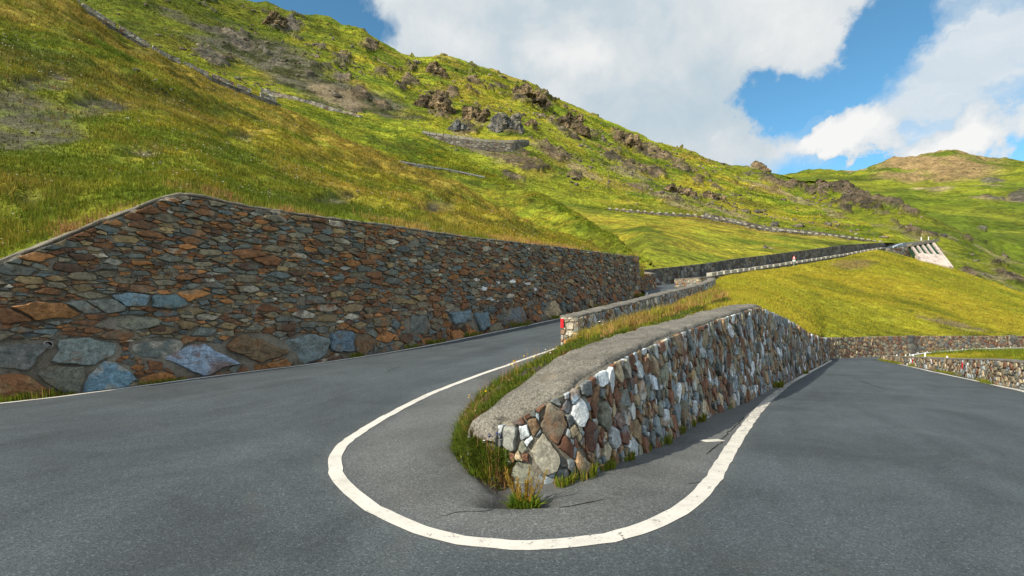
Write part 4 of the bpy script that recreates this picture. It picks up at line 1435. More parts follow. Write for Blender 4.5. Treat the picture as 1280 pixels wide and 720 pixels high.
def _mid(a, k):
    Y_ = np.maximum((_Y * (1 - k) + _Ys * k) * (1 - a) + _tY * a, _Y + .5 * a * (_tY - _Y))
    z_ = _z + (_tz - _z) * (Y_ - _Y) / (_tY - _Y)
    return [(x, CY - (zz - CH) / yy * F, yy) for x, yy, zz in zip(_g, Y_, z_)]
_mk = np.array([(820, 20, 2.2), (886, 25, 2.4), (920, 42, 3.8), (953, 54, 4.6), (985, 58, 3.9), (1012, 58.5, 3.3), (1029, 59, 3.0), (1060, 60, 2.75), (1100, 61, 2.4), (1150, 62, 2.0), (1280, 66, .6), (1720, 80, -1)], float)
_mY, _mz = smooth1(np.interp(_g, _mk[:, 0], _mk[:, 1]), 8), smooth1(np.interp(_g, _mk[:, 0], _mk[:, 2]), 8)
_midc = [(x, CY - (zz - CH) / yy * F, yy) for x, zz, yy in zip(_g, _mz, _mY)]
_dY, _dz = smooth1(.5 * _mY + .5 * _tY, 10), smooth1(.56 * _mz + .44 * _tz, 10)
_midd = [(x, CY - (zz - CH) / yy * F, yy) for x, zz, yy in zip(_g, _dz, _dY)]
s6 = Sheet(np.concatenate([np.arange(886, 1320, 1.8), np.arange(1320, 1650, 6)]), [[(a, b + 6, c_ - .1) for a, b, c_ in Ma], Ma, _midc, _midd, Mtop, Mb, Mc_], [2, 30, 50, 110, 5, 4], sm=1)
s6.T = np.where(s6.T < 1, s6.T, np.where(s6.T < 4, 1 + (s6.T - 1) / 3, s6.T - 2))
Vv = s6.V
n_ = s6.normals()
px, py = s6.pix()
wgt = sstep(1.0, 1.12, s6.T) * np.where(s6.T > 1.9, sstep(2.05, 1.9, s6.T) * .8 + .2, 1)
Vv += n_ * (wgt * ((fbm(Vv, .05, 4, 171) - .5) * 1.6 + (fbm(Vv, .4, 4, 172) - .5) * .35))[:, None]
c = grass_col(Vv * [.8, .35, 1], 13.0, 175, .78)
c = np.clip(lerp(c, (.36, .32, .025), .42) * 1.12, 0, .5)
strk = sstep(.58, .68, fbm(np.c_[px * .012 - py * .02, py * .09 - px * .036, px * 0], 1, 4, 178))
c = lerp(c, G_GREEN, .5 * sstep(.56, .66, fbm(Vv * [.5, .16, 1], .16, 4, 179)))
c = lerp(c, (.22, .18, .14), .75 * sstep(1.1, .5, np.hypot((px - 1190) / 38, ((py - 405) - .22 * (px - 1190)) / 5) + 1.2 * (fbm(Vv, .8, 4, 180) - .5)))
c = lerp(c, (.24, .14, .12), .5 * sstep(1.1, .5, np.hypot((px - 1065) / 30, (py - 331) / 7) + 1.2 * (fbm(Vv, .2, 4, 181) - .5)))
s6.V = Vv
s6.build('meadow', M_MTN, c)['kind'] = 'structure'
s6_col = c
s6_bvh = s6.bvh()

# S7: grass inside the bend, behind the right hand parapet
R0 = [(k[0], k[2] - 0, k[3]) for k in rp_px]
Ra = [(1095, 452, 43), (1101, 451, 42.6), (1153, 462, 29.2), (1219, 476, 19.8), (1280, 490, 14.9), (1420, 530, 10.1)]
Rb = [(1095, 450.5, 43), (1130, 447, 42.2), (1153, 448.5, 40), (1219, 452, 33), (1280, 456, 28), (1420, 470, 22)]
Rc = [(1095, 450, 43.2), (1130, 446, 43.2), (1153, 443.5, 44), (1185, 440, 45), (1219, 440, 45.5), (1280, 438.5, 47.5), (1420, 437, 54)]
s7 = Sheet(np.arange(1096, 1420, 2.0), [Ra, Rb, Rc, [(a, b + 10, c_ + .4) for a, b, c_ in Rc]], [24, 30, 3], sm=1)
Vv = s7.V
Vv[:, 2] += (fbm(Vv, .5, 4, 190) - .5) * .25
c = grass_col(Vv, 8.0, 192, .8)
s7.V = Vv
s7.build('bend_verge', M_HILL, c)['kind'] = 'structure'

# S8: planted top of the median between the coping and the climbing road
def near_s(wall, x, y):
    return int(np.argmin(np.hypot(wall.Q[:, 0] - x, wall.Q[:, 1] - y)))


Bk = [(.12, 4.81, -.14), (-.10, 4.80, -.15), (-.38, 5.06, -.12), (-.62, 5.7, -.05), (-.72, 6.6, .05), (-.62, 8.3, .16), (.1, 10.4, .33), (1.35, 14.3, .58)]
pr = PW.at(PW.s, np.zeros_like(PW.s), -.1)
for f_ in (.02, .18, .35, .55, .75, .93, 1.0):
    i = int(f_ * (len(PW.s) - 1))
    Bk.append((pr[i][0], pr[i][1], PW.Q[i, 2] + .12))
As = [-9, -9, -9, .1, .8, 1.5, 2.4, 3.6]
sA = list(As)
NOSE = [(.06, 4.94, .24), (-.16, 5.0, .32), (-.36, 5.07, .36)]
sB = np.linspace(sA[-1] + .5, MW.s_at_px(948, 1.9), 7)
Ak = []
for s in list(sA) + list(sB):
    if s < -5:
        Ak.append(NOSE[len(Ak)]); continue
    i_ = min(int(np.searchsorted(_S, s)), len(_S) - 1)
    Ak.append((_B[i_][0] * .97 + _F[i_][0] * .03, _B[i_][1] * .97 + _F[i_][1] * .03, _B[i_][2] - .01))
A_, B_ = catmull(Ak, 14), catmull(Bk, 14)
rows = 40
tv = np.linspace(0, 1, rows)
Gd = A_[:, None, :] * (1 - tv)[None, :, None] + B_[:, None, :] * tv[None, :, None]
bul = np.sin(np.pi * tv) ** .8
Gd[:, :, 2] += bul[None, :] * .05
V8 = Gd.reshape(-1, 3)
V8[:, 2] += np.tile(bul, len(A_)) * (fbm(V8, 2.2, 4, 200) - .5) * .12
c8 = lerp((.070, .062, .046), (.06, .085, .018), sstep(.4, .6, fbm(V8, 1.6, 4, 201)))
F8 = grid_faces(len(A_), rows)
_u8 = np.repeat(np.linspace(0, 1, len(A_)), rows); _v8 = np.tile(tv, len(A_))
c8 = lerp(c8, (.052, .052, .049), sstep(.30, .2, _u8) * sstep(.42, .62, _v8 + .5 * (fbm(V8, 3, 4, 203) - .5)))
med = new_mesh('median_verge', V8, F8, [M_HILL], col=c8, smooth=True)
tag(med, kind='structure')

# ground far below and behind everything
gx = np.concatenate([np.linspace(-9000, -400, 12), np.linspace(-300, 500, 24), np.linspace(600, 9000, 12)])
gy = np.concatenate([np.linspace(-9000, -400, 10), np.linspace(-300, 500, 24), np.linspace(600, 9000, 12)])
XX, YY = np.meshgrid(gx, gy)
Z = -8 - .11 * np.maximum(0, np.hypot(XX - 10, YY) - 20)
Z = np.maximum(Z, -160)
Vg = np.stack([XX, YY, Z], -1).reshape(-1, 3)
g = new_mesh('ground', Vg, grid_faces(len(gy), len(gx)), [M_FARM], col=grass_col(Vg, 300, 210, .3), smooth=True)
tag(g, kind='structure')

# embankment skirt under the outer edge of the hairpin
sk_i = ROAD_O[192:400]
n_out = np.stack([np.gradient(sk_i[:, 1]), -np.gradient(sk_i[:, 0])], 1)
n_out /= np.linalg.norm(n_out, axis=1)[:, None]
cen = np.array([0, 2.0])
n_out *= np.sign(((sk_i[:, :2] - cen) * n_out).sum(1))[:, None]
rows_ = []
for o_, dz in ((-.4, -.03), (.3, -.05), (1.4, -.25), (6, -2.6), (22, -9.5)):
    p = sk_i.copy(); p[:, :2] += n_out * o_; p[:, 2] += dz; rows_.append(p)
Vs = np.concatenate(rows_)
e = new_mesh('embankment', Vs, grid_faces(5, len(sk_i)), [M_HILL], col=grass_col(Vs, 9, 220, .6), smooth=True)
tag(e, kind='structure')

#@@PART2@@
# ============================================================================= FAR ROAD WALLS
def far_wall(name, pts, mat, thick=.6, step=2.0, rows=4, parent=None, side=+1, batter=.04, sunk=.5, wob=.1):
    w = Wall(pts, side, batter, step, thick)
    V, Fc = w.body(rows=rows, wob=wob, sunk=sunk)
    # ragged top
    o = new_mesh(name, V, Fc, [mat], parent=parent)
    return w, o


def PT(px, yb, yt, Y):
    return (*P(px, yb, Y), zt(yt, Y))


# wall above the first tier of the climbing road
w2, o = far_wall('retaining_wall', [PT(803, 359, 337.5, 54.3), PT(825, 357, 335.5, 58), PT(850, 355, 333, 62.5), PT(885, 350, 329, 72), PT(920, 345, 323.6, 81.5), PT(960, 338, 318.8, 95), PT(1000, 330, 313.6, 111), PT(1060, 319, 305.8, 139), PT(1090, 313, 303.8, 154), PT(1107, 309.5, 303.2, 165)], M_FAR, step=1.2, rows=5, wob=.2)
tag(o, 'dark rubble retaining wall running uphill along the inside of the climbing road', 'stone wall', 'roadside rubble walls')


def merlons(w, o, s_list, length, height, mat, thick=.62, inset=0.0):
    for s in s_list:
        if s + length > w.L: continue
        S = np.linspace(s, s + length, 3)
        H = w.topz(S)
        a = w.at(S, H, .05)
        n2 = np.array([np.interp(S, w.s, w.n[:, 0]), np.interp(S, w.s, w.n[:, 1])]).T
        b_ = a.copy(); b_[:, :2] -= n2 * thick
        jit = random.uniform(.88, 1.1) * height
        up = np.array([0, 0, jit])
        dn = np.array([0, 0, -.03])
        V = np.concatenate([a + dn, a + up, b_ + up, b_ + dn])
        Fc = [tuple(f) for f in grid_faces(4, 3)] + [(9, 10, 1, 0), (10, 11, 2, 1), (0, 3, 6, 9), (2, 11, 8, 5)]
        new_mesh('merlon', V, Fc, [mat], parent=o)


# crenellated parapet of the first tier
def top_pt(px, yt, Y, hgt):
    p = P(px, yt, Y)
    return (p[0], p[1], p[2] - hgt, p[2])


t1 = [top_pt(889, 345.3, 60, .5), top_pt(900, 343.4, 65, .5), top_pt(940, 337.6, 81, .5), top_pt(966, 333.4, 91, .55), top_pt(987, 330.2, 99, .6), top_pt(1020, 325.2, 114, 1.0), top_pt(1057, 319.0, 132, 1.6), top_pt(1085, 313.8, 146, 1.2), top_pt(1108, 310.0, 158, .6)]
wt1, o = far_wall('parapet_wall', t1, M_FAR, thick=.45, step=1.5, rows=3, sunk=.8)
tag(o, 'long crenellated parapet with pale merlons along the outer edge of the climbing road', 'parapet', 'stone parapets')
merlons(wt1, o, np.arange(.4, wt1.L - 3, 3.9), 2.9, .42, M_PALE)

# second tier: parapet with regular pale posts, and its bank wall
t2 = [top_pt(757, 260.6, 170.5, .5), top_pt(785, 262.7, 170, .6), top_pt(812, 265.3, 169.5, .7), top_pt(865, 268.6, 168.6, .8), top_pt(900, 273.8, 168.2, 2.2), top_pt(915, 277.0, 167.8, 3.2), top_pt(935, 281.4, 167.5, 3.4), top_pt(955, 286, 167.3, 1.4), top_pt(1020, 292.4, 167.3, .9), top_pt(1080, 299.3, 169, .7), top_pt(1115, 304.6, 171, .5)]
wt2, o = far_wall('parapet_wall', t2, M_FAR, thick=.5, step=1.5, rows=4, sunk=.8)
tag(o, 'thin dark parapet dotted with pale posts along the second tier of road', 'parapet', 'stone parapets')
merlons(wt2, o, np.arange(1.0, wt2.L - 1, 2.32), .75, .42, M_PALE)
b2 = [top_pt(880, 265.5, 176.5, 2.2), top_pt(920, 274.0, 176, 2.4), top_pt(960, 282.8, 176, 2.4), top_pt(1020, 289.0, 176, 2.4), top_pt(1060, 294.4, 176.5, 2.0), top_pt(1080, 297.6, 177, 1.6)]
_, o = far_wall('retaining_wall', b2, M_FAR2, thick=.5, step=2, rows=3)
tag(o, 'dark bank wall on the uphill side of the second tier of road', 'stone wall', 'roadside rubble walls')

# short low wall on the grassy shoulder
tb = [top_pt(498, 202.0, 119.5, .9), top_pt(519, 205.6, 121, .9), top_pt(540, 209.3, 122.8, .95), top_pt(559, 212.3, 124.6, .95), top_pt(579, 216.2, 126.2, .95), top_pt(602, 221.3, 127.6, .9), top_pt(616, 224.2, 128, .6)]
wtb, o = far_wall('parapet_wall', tb, M_FAR2, thick=.5, step=1.5, rows=3, sunk=1.0)
tag(o, 'short grey parapet in blocks crossing the rounded grassy shoulder', 'parapet', 'stone parapets')
merlons(wtb, o, [.2, 4.6, 9.0, 13.2, 17.4, 21.6], 4.0, .32, mat_mortar('grey_block', (.24, .245, .24), .4, .6), thick=.55)

# curved wall carrying the uppermost road
tv_ = [(527, 170, 166.0, 236), (544, 176.5, 168.6, 234), (570, 188, 172.6, 231), (587, 191, 174.6, 229.5), (602, 191, 176.6, 229.5), (626, 190, 178.2, 230.5), (643, 191.5, 178.2, 231), (655, 186, 177.4, 235), (662, 184, 177.6, 239)]
wv, o = far_wall('retaining_wall', [PT(*q) for q in tv_], M_FAR, thick=.8, step=2, rows=5, sunk=4.0, wob=.3)
tag(o, 'curved high stone wall carrying the uppermost road bend below two brown crags', 'stone wall', 'roadside rubble walls')
merlons(wv, o, np.arange(.5, wv.L - 3, 3.6), 3.2, 1.15, mat_mortar('grey_parapet', (.20, .19, .165), .4, .6), thick=.7)

# wall at upper left, along the foot of the dark scree
tl = [(326, 121, 109.5, 172), (345, 126, 114.5, 172), (370, 134, 121, 171), (395, 140, 127.5, 169), (425, 150, 137, 166), (452, 156, 144.0, 163)]
_, o = far_wall('retaining_wall', [PT(*q) for q in tl], mat_farwall('grey_far_rubble', .8), thick=.6, step=2, rows=4, sunk=2)
tag(o, 'straight grey wall at the foot of the dark scree at upper left', 'stone wall', 'roadside rubble walls')

# stepped wall running down the crest of the near hillside
segs = [(84, 3, 100, 12), (104, 15, 145, 38), (150, 40, 188, 62), (192, 64, 226, 81), (230, 83, 261, 97), (265, 98.5, 293, 112), (297, 114, 314, 122), (326, 127, 346, 135)]
ck = np.array(C1, float)
root = None
pts = []
for px_ in np.linspace(70, 352, 40):
    yc = np.interp(px_, ck[:, 0], ck[:, 1]); Y = np.interp(px_, ck[:, 0], ck[:, 2])
    pts.append((*P(px_, yc + 3, Y - .15), zt(yc - 7 - .0 * Y, Y - .15)))
wc, root = far_wall('crest_wall', pts, M_FAR, thick=.5, step=.8, rows=4, sunk=.8, wob=.15)
tag(root, 'dark wall topped with pale stone blocks running down the crest of the near hillside', 'stone wall', 'roadside rubble walls')
M_BLOCK = mat_farwall('pale_rubble', 3.0, k=2.0)
for x0, y0, x1, y1 in segs:
    s0_, s1_ = wc.s_at_px(x0), wc.s_at_px(x1)
    S = np.linspace(s0_, s1_, max(4, int((s1_ - s0_) / .3)))
    H = wc.topz(S)
    n2 = np.array([np.interp(S, wc.s, wc.n[:, 0]), np.interp(S, wc.s, wc.n[:, 1])]).T
    a = wc.at(S, H - .02, .02)
    b_ = a.copy(); b_[:, :2] -= n2 * .45
    up = (.62 + .22 * (fbm(np.c_[S * 2.2, S * 0, S * 0], 1, 2, 5) - .5))[:, None] * np.array([0, 0, 1.0])
    V = np.concatenate([a, a + up, b_ + up, b_])
    C_ = len(S)
    Fc = [tuple(f) for f in grid_faces(4, C_)] + [(3 * C_ + i, 3 * C_ + i + 1, i + 1, i) for i in range(C_ - 1)] + [(0, C_, 2 * C_, 3 * C_), (C_ - 1, 4 * C_ - 1, 3 * C_ - 1, 2 * C_ - 1)]
    new_mesh('wall_block', V, Fc, [M_PALE if False else M_BLOCK], parent=root)

# ============================================================================= HAIRPIN WITH BUTTRESSES
T0, T1 = P(1137.5, 307.5, 160), P(1165, 302.6, 164)
B0, B1 = P(1150.5, 326, 150), P(1190, 335, 145)
root = empty('buttressed_wall', (T0 + T1) / 2 + [0, 0, -8])
tag(root, 'pale concrete retaining wall with four ribs and green recesses under the far hairpin', 'retaining wall')


def bilin(u, v, out=0.0):
    a = T0 * (1 - u) + T1 * u
    b_ = B0 * (1 - u) + B1 * u
    # concave foot: steep above, flaring outwards below
    w = v ** 1.15
    p = a * (1 - w) + b_ * w
    n_ = np.cross(T1 - T0, B0 - T0); n_ /= np.linalg.norm(n_)
    if n_[1] > 0: n_ = -n_
    return p + n_ * out


def patch(u0, u1, v0, v1, o0, o1, nu=3, nv=8):
    V = []
    for j in range(nv + 1):
        for i in range(nu + 1):
            V.append(bilin(u0 + (u1 - u0) * i / nu, v0 + (v1 - v0) * j / nv, o1))
    for j in range(nv + 1):
        for i in range(nu + 1):
            V.append(bilin(u0 + (u1 - u0) * i / nu, v0 + (v1 - v0) * j / nv, o0))
    R, C_ = nv + 1, nu + 1
    f = [tuple(x) for x in grid_faces(R, C_)]
    off = R * C_
    Fc = list(f) + [tuple(y + off for y in x[::-1]) for x in f]
    edge = [i for i in range(C_)] + [r * C_ + C_ - 1 for r in range(1, R)] + [(R - 1) * C_ + i for i in range(C_ - 2, -1, -1)] + [r * C_ for r in range(R - 2, 0, -1)]
    for k in range(len(edge)):
        a, b_ = edge[k], edge[(k + 1) % len(edge)]
        Fc.append((b_, a, a + off, b_ + off))
    return V, Fc


def put(name, mat, *args):
    m_ = MB(); m_.add(*patch(*args)); o = m_.build(name, mat, None)
    o.parent = root; o.matrix_parent_inverse = root.matrix_world.inverted(); o.location = tuple(-np.array(root.location)); o.matrix_parent_inverse.identity()
    return o


put('wall', M_GREENCONC, 0.0, 1.0, 0.0, .55, -1.5, 0.0)
put('apron', M_PINKCONC, 0.02, 1.0, .58, 1.0, -1.0, .22)
for k in range(5):
    u = [0.03, .25, .48, .71, .96][k]
    put('buttress', M_PINKCONC, u - .03 if k else 0.0, u + .045 if k < 4 else 1.03, 0.0, [.99, .86, .92, .97, 1.0][k], -.2, .42)
m_ = MB()
dT = (T1 - T0) / np.linalg.norm(T1 - T0); nT = np.array([dT[1], -dT[0], 0]); nT /= np.linalg.norm(nT)
m_.prism([T0 - dT * 1.2 + nT * 1.3 + [0, 0, -.1], T0 - dT * 1.2 - nT * .3 + [0, 0, -.1], T0 - dT * 1.2 - nT * .3 + [0, 0, .75], T0 - dT * 1.2 + nT * 1.3 + [0, 0, .75]], (T1 - T0) + dT * 2.6)
o = m_.build('parapet', M_CONC, root); o.location = tuple(-np.array(root.location))
for px_, py_ in ((1151.6, 300), (1160.6, 299.4)):
    m_ = MB(); b_ = P(px_, py_ + .6, 164); m_.tube([b_, b_ + [0, 0, 1.0]], .14, 8)
    m_.tube([b_ + [0, 0, 1.0], b_ + [0, 0, 1.08]], [.15, .05], 8)
    o = m_.build('marker_post', M_WHITE, root); o.location = tuple(-np.array(root.location))
_, o = far_wall('retaining_wall', [PT(1109, 314, 310.2, 157), PT(1122, 320, 309.6, 158), PT(1138.5, 326, 306.8, 160)], M_FAR2, thick=.6, step=1.0, rows=4, sunk=1.5)
tag(o, 'stone wall supporting the far hairpin just left of the ribbed concrete', 'stone wall', 'roadside rubble walls')
m_ = MB()
r0_, r1_, r2_ = P(1116.5, 308.6, 159), P(1122, 306.2, 160.5), P(1128, 304.6, 163)
for dz in (-.12, .0, .12):
    m_.tube([r0_ + [0, 0, dz], r1_ + [0, 0, dz], r2_ + [0, 0, dz]], .09, 6)
rail = m_.build('guard_rail', M_BLUEWHITE)
tag(rail, 'short pale blue guard rail on the inside of the far hairpin', 'guard rail')
for q in (r0_, r1_, r2_):
    m_ = MB(); m_.tube([q + [0, .05, -.9], q + [0, .05, .15]], .08, 6); m_.build('post', M_WHITE, rail)

# flat road surface of the far hairpin loop
hp = [P(1108, 310.3, 160), P(1122, 308.8, 160), P(1138, 306.8, 162), P(1164, 302.4, 166), P(1166, 301.6, 172), P(1150, 301.8, 178), P(1130, 303.2, 180), P(1112, 304.3, 176)]
cpt = np.mean(hp, 0)
V = [cpt] + hp
Vh = np.array(V); Vh[:, 2] -= .05
tag(new_mesh('hairpin_road', Vh, [(0, i, i + 1 if i < len(hp) else 1) for i in range(1, len(hp) + 1)], [M_ASPH], attrs={'apron': np.zeros(len(V))}), kind='structure')

# warning sign on the climbing road
b_ = P(992.3, 331.5, 99.5)
sg = empty('road_sign', b_)
tag(sg, 'red bordered triangular warning sign behind the crenellated parapet', 'road sign')
m_ = MB(); m_.tube([(0, 0, -.5), (0, 0, 1.75)], .035, 8); m_.build('pole', M_METAL, sg)
tri = lambda r, y, z: [(r * math.cos(math.radians(a)), y, z + r * math.sin(math.radians(a))) for a in (90, 210, 330)]
m_ = MB(); m_.prism(tri(.45, -.06, 1.45), (0, .02, 0)); pl = m_.build('sign_plate', M_RED, sg)
m_ = MB(); m_.prism(tri(.27, -.066, 1.43), (0, .004, 0)); m_.build('sign_face', M_WHITE, pl)
m_ = MB(); m_.box((0, -.05, .9), (.28, 0, 0), (0, .01, 0), (0, 0, .17)); m_.build('lower_plate', M_WHITE, sg)

# guard rail of the road beyond the right hand parapet
gr = [P(1138, 444.2, 43.8), P(1160, 441.2, 44.6), P(1190, 438.6, 45.4), P(1219, 436.6, 46), P(1250, 435.6, 46.8), P(1290, 435.2, 48), P(1400, 434.5, 54)]
gr = catmull(gr, 6)
m_ = MB()
m_.tube(gr, .07, 6)
m_.tube([q + [0, 0, -.16] for q in gr], .06, 6)
rail = m_.build('guard_rail', M_METAL)
tag(rail, 'long thin steel guard rail on posts behind the right hand parapet', 'guard rail')
for i in range(0, len(gr), 3):
    m_ = MB(); m_.tube([gr[i] + [0, .09, -.8], gr[i] + [0, .09, .16]], .045, 6); m_.build('post', M_METAL, rail)
for k, (px_, yt_, Y, lab) in enumerate([(1121, 443.5, 43.0, 'leftmost small white marker post behind the right hand parapet'), (1132, 443.4, 42.6, 'second white marker post behind the right hand parapet, left of the rail'), (1141.5, 443.2, 41.5, 'third white marker post behind the right hand parapet, close to the rail end'),
                                   (1156.5, 440.8, 39, 'tallest white marker post standing in the grass behind the right hand parapet'), (1184, 445.4, 32, 'leaning white marker post nearest the camera behind the right hand parapet')]):
    tpt = P(px_, yt_, Y)
    m_ = MB(); lean = .12 if k == 4 else .02 * k
    m_.tube([(-lean, 0, -.9), (0, 0, -.03)], .05, 8); m_.tube([(0, 0, -.03), (.01, 0, .02)], [.05, .02], 8)
    o = m_.build('marker_post', M_WHITE)
    o.location = tuple(tpt)
    tag(o, lab, 'marker post', 'white marker posts by the bend')


# ============================================================================= VEGETATION
def blades(pos, h, w, col, lean=.45, seg=1, rng=RNG, curl=.25, az=None):
    """arrays of single blades -> V, F, C ; seg=1 one triangle, seg=2 bent blade"""
    n = len(pos)
    az = rng.uniform(0, 2 * math.pi, n) if az is None else az
    fa = rng.uniform(0, 2 * math.pi, n)
    ln = np.abs(rng.normal(0, lean, n)) * h
    d = np.stack([np.cos(az), np.sin(az)], 1)
    sd = np.stack([np.cos(fa), np.sin(fa)], 1)
    tip = pos.copy(); tip[:, :2] += d * ln[:, None]; tip[:, 2] += h * np.clip(1 - (ln / h) * .35, .3, 1)
    L = pos.copy(); L[:, :2] += sd * (w * .5)[:, None]; L[:, 2] -= .02
    R = pos.copy(); R[:, :2] -= sd * (w * .5)[:, None]; R[:, 2] -= .02
    if seg == 1:
        V = np.stack([L, R, tip], 1).reshape(-1, 3)
        Fc = np.arange(n * 3).reshape(n, 3)
        return V, Fc, np.repeat(col, 3, 0)
    mid = pos * .5 + tip * .5
    mid[:, :2] -= d * (ln * curl)[:, None]
    mid[:, 2] += h * .08
    mL = mid.copy(); mL[:, :2] += sd * (w * .42)[:, None]
    mR = mid.copy(); mR[:, :2] -= sd * (w * .42)[:, None]
    V = np.stack([L, R, mL, mR, tip], 1).reshape(-1, 3)
    b_ = np.arange(n)[:, None] * 5
    Fc = np.concatenate([b_ + [0, 1, 3], b_ + [0, 3, 2], b_ + [2, 3, 4]], 1).reshape(-1, 3)
    return V, Fc, np.repeat(col, 5, 0)


def merge(parts):
    V, Fc, C_ = [], [], []
    off = 0
    for v, f, c in parts:
        V.append(v); Fc.append(f + off); C_.append(c); off += len(v)
    return np.concatenate(V), np.concatenate(Fc), np.concatenate(C_)


def jitcol(c, amt=.25, rng=RNG):
    k = 1 + rng.uniform(-amt, amt, (len(c), 1))
    return np.clip(c * k * (1 + rng.uniform(-.08, .08, (len(c), 3))), 0, 1)


def sample_sheet(sh, n, wf, rng=RNG):
    V = sh.V; Fc = sh.faces
    ctr = V[Fc].mean(1)
    a = .5 * np.linalg.norm(np.cross(V[Fc[:, 2]] - V[Fc[:, 0]], V[Fc[:, 3]] - V[Fc[:, 1]]), axis=1)
    w = a * wf(ctr, sh.T[Fc[:, 0]])
    w /= w.sum()
    k = rng.choice(len(Fc), n, p=w)
    u, v = rng.random((n, 1)), rng.random((n, 1))
    q = V[Fc[k]]
    p = (q[:, 0] * (1 - u) + q[:, 1] * u) * (1 - v) + (q[:, 3] * (1 - u) + q[:, 2] * u) * v
    return p, sh.col[Fc[k, 0]], k


def tuft_field(name, p, c, hgt, nb, spread, wid, seg=1, lean=.5, amt=.28):
    n = len(p)
    P_ = np.repeat(p, nb, 0); C_ = np.repeat(jitcol(c, amt), nb, 0)
    H = np.repeat(hgt, nb) * RNG.uniform(.55, 1.15, n * nb)
    S = np.repeat(spread, nb)
    r = np.sqrt(RNG.random(n * nb)) * S
    a = RNG.uniform(0, 2 * math.pi, n * nb)
    P_ = P_ + np.stack([np.cos(a) * r, np.sin(a) * r, np.zeros(n * nb)], 1)
    return blades(P_, H, np.repeat(wid, nb) * RNG.uniform(.7, 1.3, n * nb), jitcol(C_, .18), lean, seg, az=a + RNG.normal(0, .7, n * nb))


def grassy(p):
    return fbm(p, .5, 3, 301)


# hillside
def wS1(c_, T):
    Y = c_[:, 1]
    x = c_[:, 0] / Y
    return (T > 1.0) * (T < 1.99) * (np.abs(x) < 1.12) * (Y < 120) / np.maximum(Y, 11) ** 1.7


p1, c1, k1 = sample_sheet(s1, 105000, wS1)
bare_ = s1_dirt[s1.faces[k1, 0]]
keep = RNG.random(len(p1)) > bare_ * .88
keep &= RNG.random(len(p1)) < .25 + .9 * sstep(.30, .55, fbm(p1, .8, 3, 302))
p1, c1 = p1[keep], c1[keep]
Y = p1[:, 1]
tall = sstep(.52, .7, fbm(p1, .35, 3, 303))
hg = (.07 + .10 * tall + .0026 * Y) * RNG.uniform(.6, 1.3, len(Y))
tint = sstep(.45, .75, RNG.random(len(Y)) * .6 + tall * .4)
c1 = lerp(c1, G_TAN, .40 * tint)
c1 = lerp(c1, np.array(G_GREEN) * .9, (RNG.random(len(Y)) < .2) * .6)
parts = [tuft_field('g', p1, c1, hg, 5, .05 + .0020 * Y, .010 + .0011 * Y)]
# fringe of taller pale grass behind the coping of the big wall
ii = RNG.integers(0, len(lw_top), 5200)
fp = lw_top[ii] + RNG.normal(0, .1, (5200, 3)) * [1, 1, 0]
fo = np.where(RNG.random(5200) < .4, RNG.uniform(-.28, .1, 5200), RNG.uniform(.05, 1.1, 5200))
fp[:, :2] -= LW.n[ii] * fo[:, None]
fz = np.array([drop(s1_bvh, a, b) or z for a, b, z in fp])
fp[:, 2] = np.where(fo < .02, lw_top[ii, 2] + .01, fz)
pn = fbm(fp, .45, 3, 304)
keep = (np.abs(fp[:, 0] / fp[:, 1]) < 1.2) & (RNG.random(5200) < .25 + sstep(.4, .6, pn))
fp, pn = fp[keep], pn[keep]
fc = lerp(lerp(G_GREEN, G_TAN, sstep(.42, .58, pn)), G_PINK, sstep(.58, .68, fbm(fp, .9, 3, 305)) * .6)
parts.append(tuft_field('g', fp, fc, RNG.uniform(.10, .30, len(fp)), 6, np.full(len(fp), .09), .010 + .0007 * fp[:, 1], lean=.35))
V, Fc, C_ = merge(parts)
tag(new_mesh('hillside_grass', V, Fc, [M_GRASS], col=C_), 'yellow green meadow grass covering the near hillside above the big wall', 'grass', kind='stuff')

# meadow between the roads, and the slopes further off in coarser clumps
parts = []
def wS6(c_, T): return (T > 1.0) * (T < 1.98) * (c_[:, 0] / c_[:, 1] < 1.1) / np.maximum(c_[:, 1], 14) ** 1.7
p6, c6, _ = sample_sheet(s6, 52000, wS6)
keep = RNG.random(len(p6)) < .3 + .8 * sstep(.35, .55, fbm(p6, .5, 3, 306))
p6, c6 = p6[keep], c6[keep]
Y = p6[:, 1]
parts.append(tuft_field('g', p6, lerp(c6, G_TAN, .22 * RNG.random(len(Y))), (.10 + .0016 * Y) * RNG.uniform(.6, 1.3, len(Y)), 5, .05 + .0018 * Y, .010 + .0009 * Y))
def wS7(c_, T): return (T > .3) * (c_[:, 0] / c_[:, 1] < 1.1) / np.maximum(c_[:, 1], 14) ** 1.3
s7.col = c
s7.col = grass_col(s7.V, 8.0, 192, .8)
p7, c7, _ = sample_sheet(s7, 5000, wS7)
bush = sstep(.5, .62, fbm(p7, .22, 3, 307))
parts.append(tuft_field('g', p7, lerp(c7, G_GREEN, bush * .8), (.14 + .4 * bush) * RNG.uniform(.6, 1.2, len(p7)), 6, np.full(len(p7), .12), np.full(len(p7), .045)))
V, Fc, C_ = merge(parts)
tag(new_mesh('meadow_grass', V, Fc, [M_GRASS], col=C_), 'golden meadow grass between the two arms of the road', 'grass', kind='stuff')

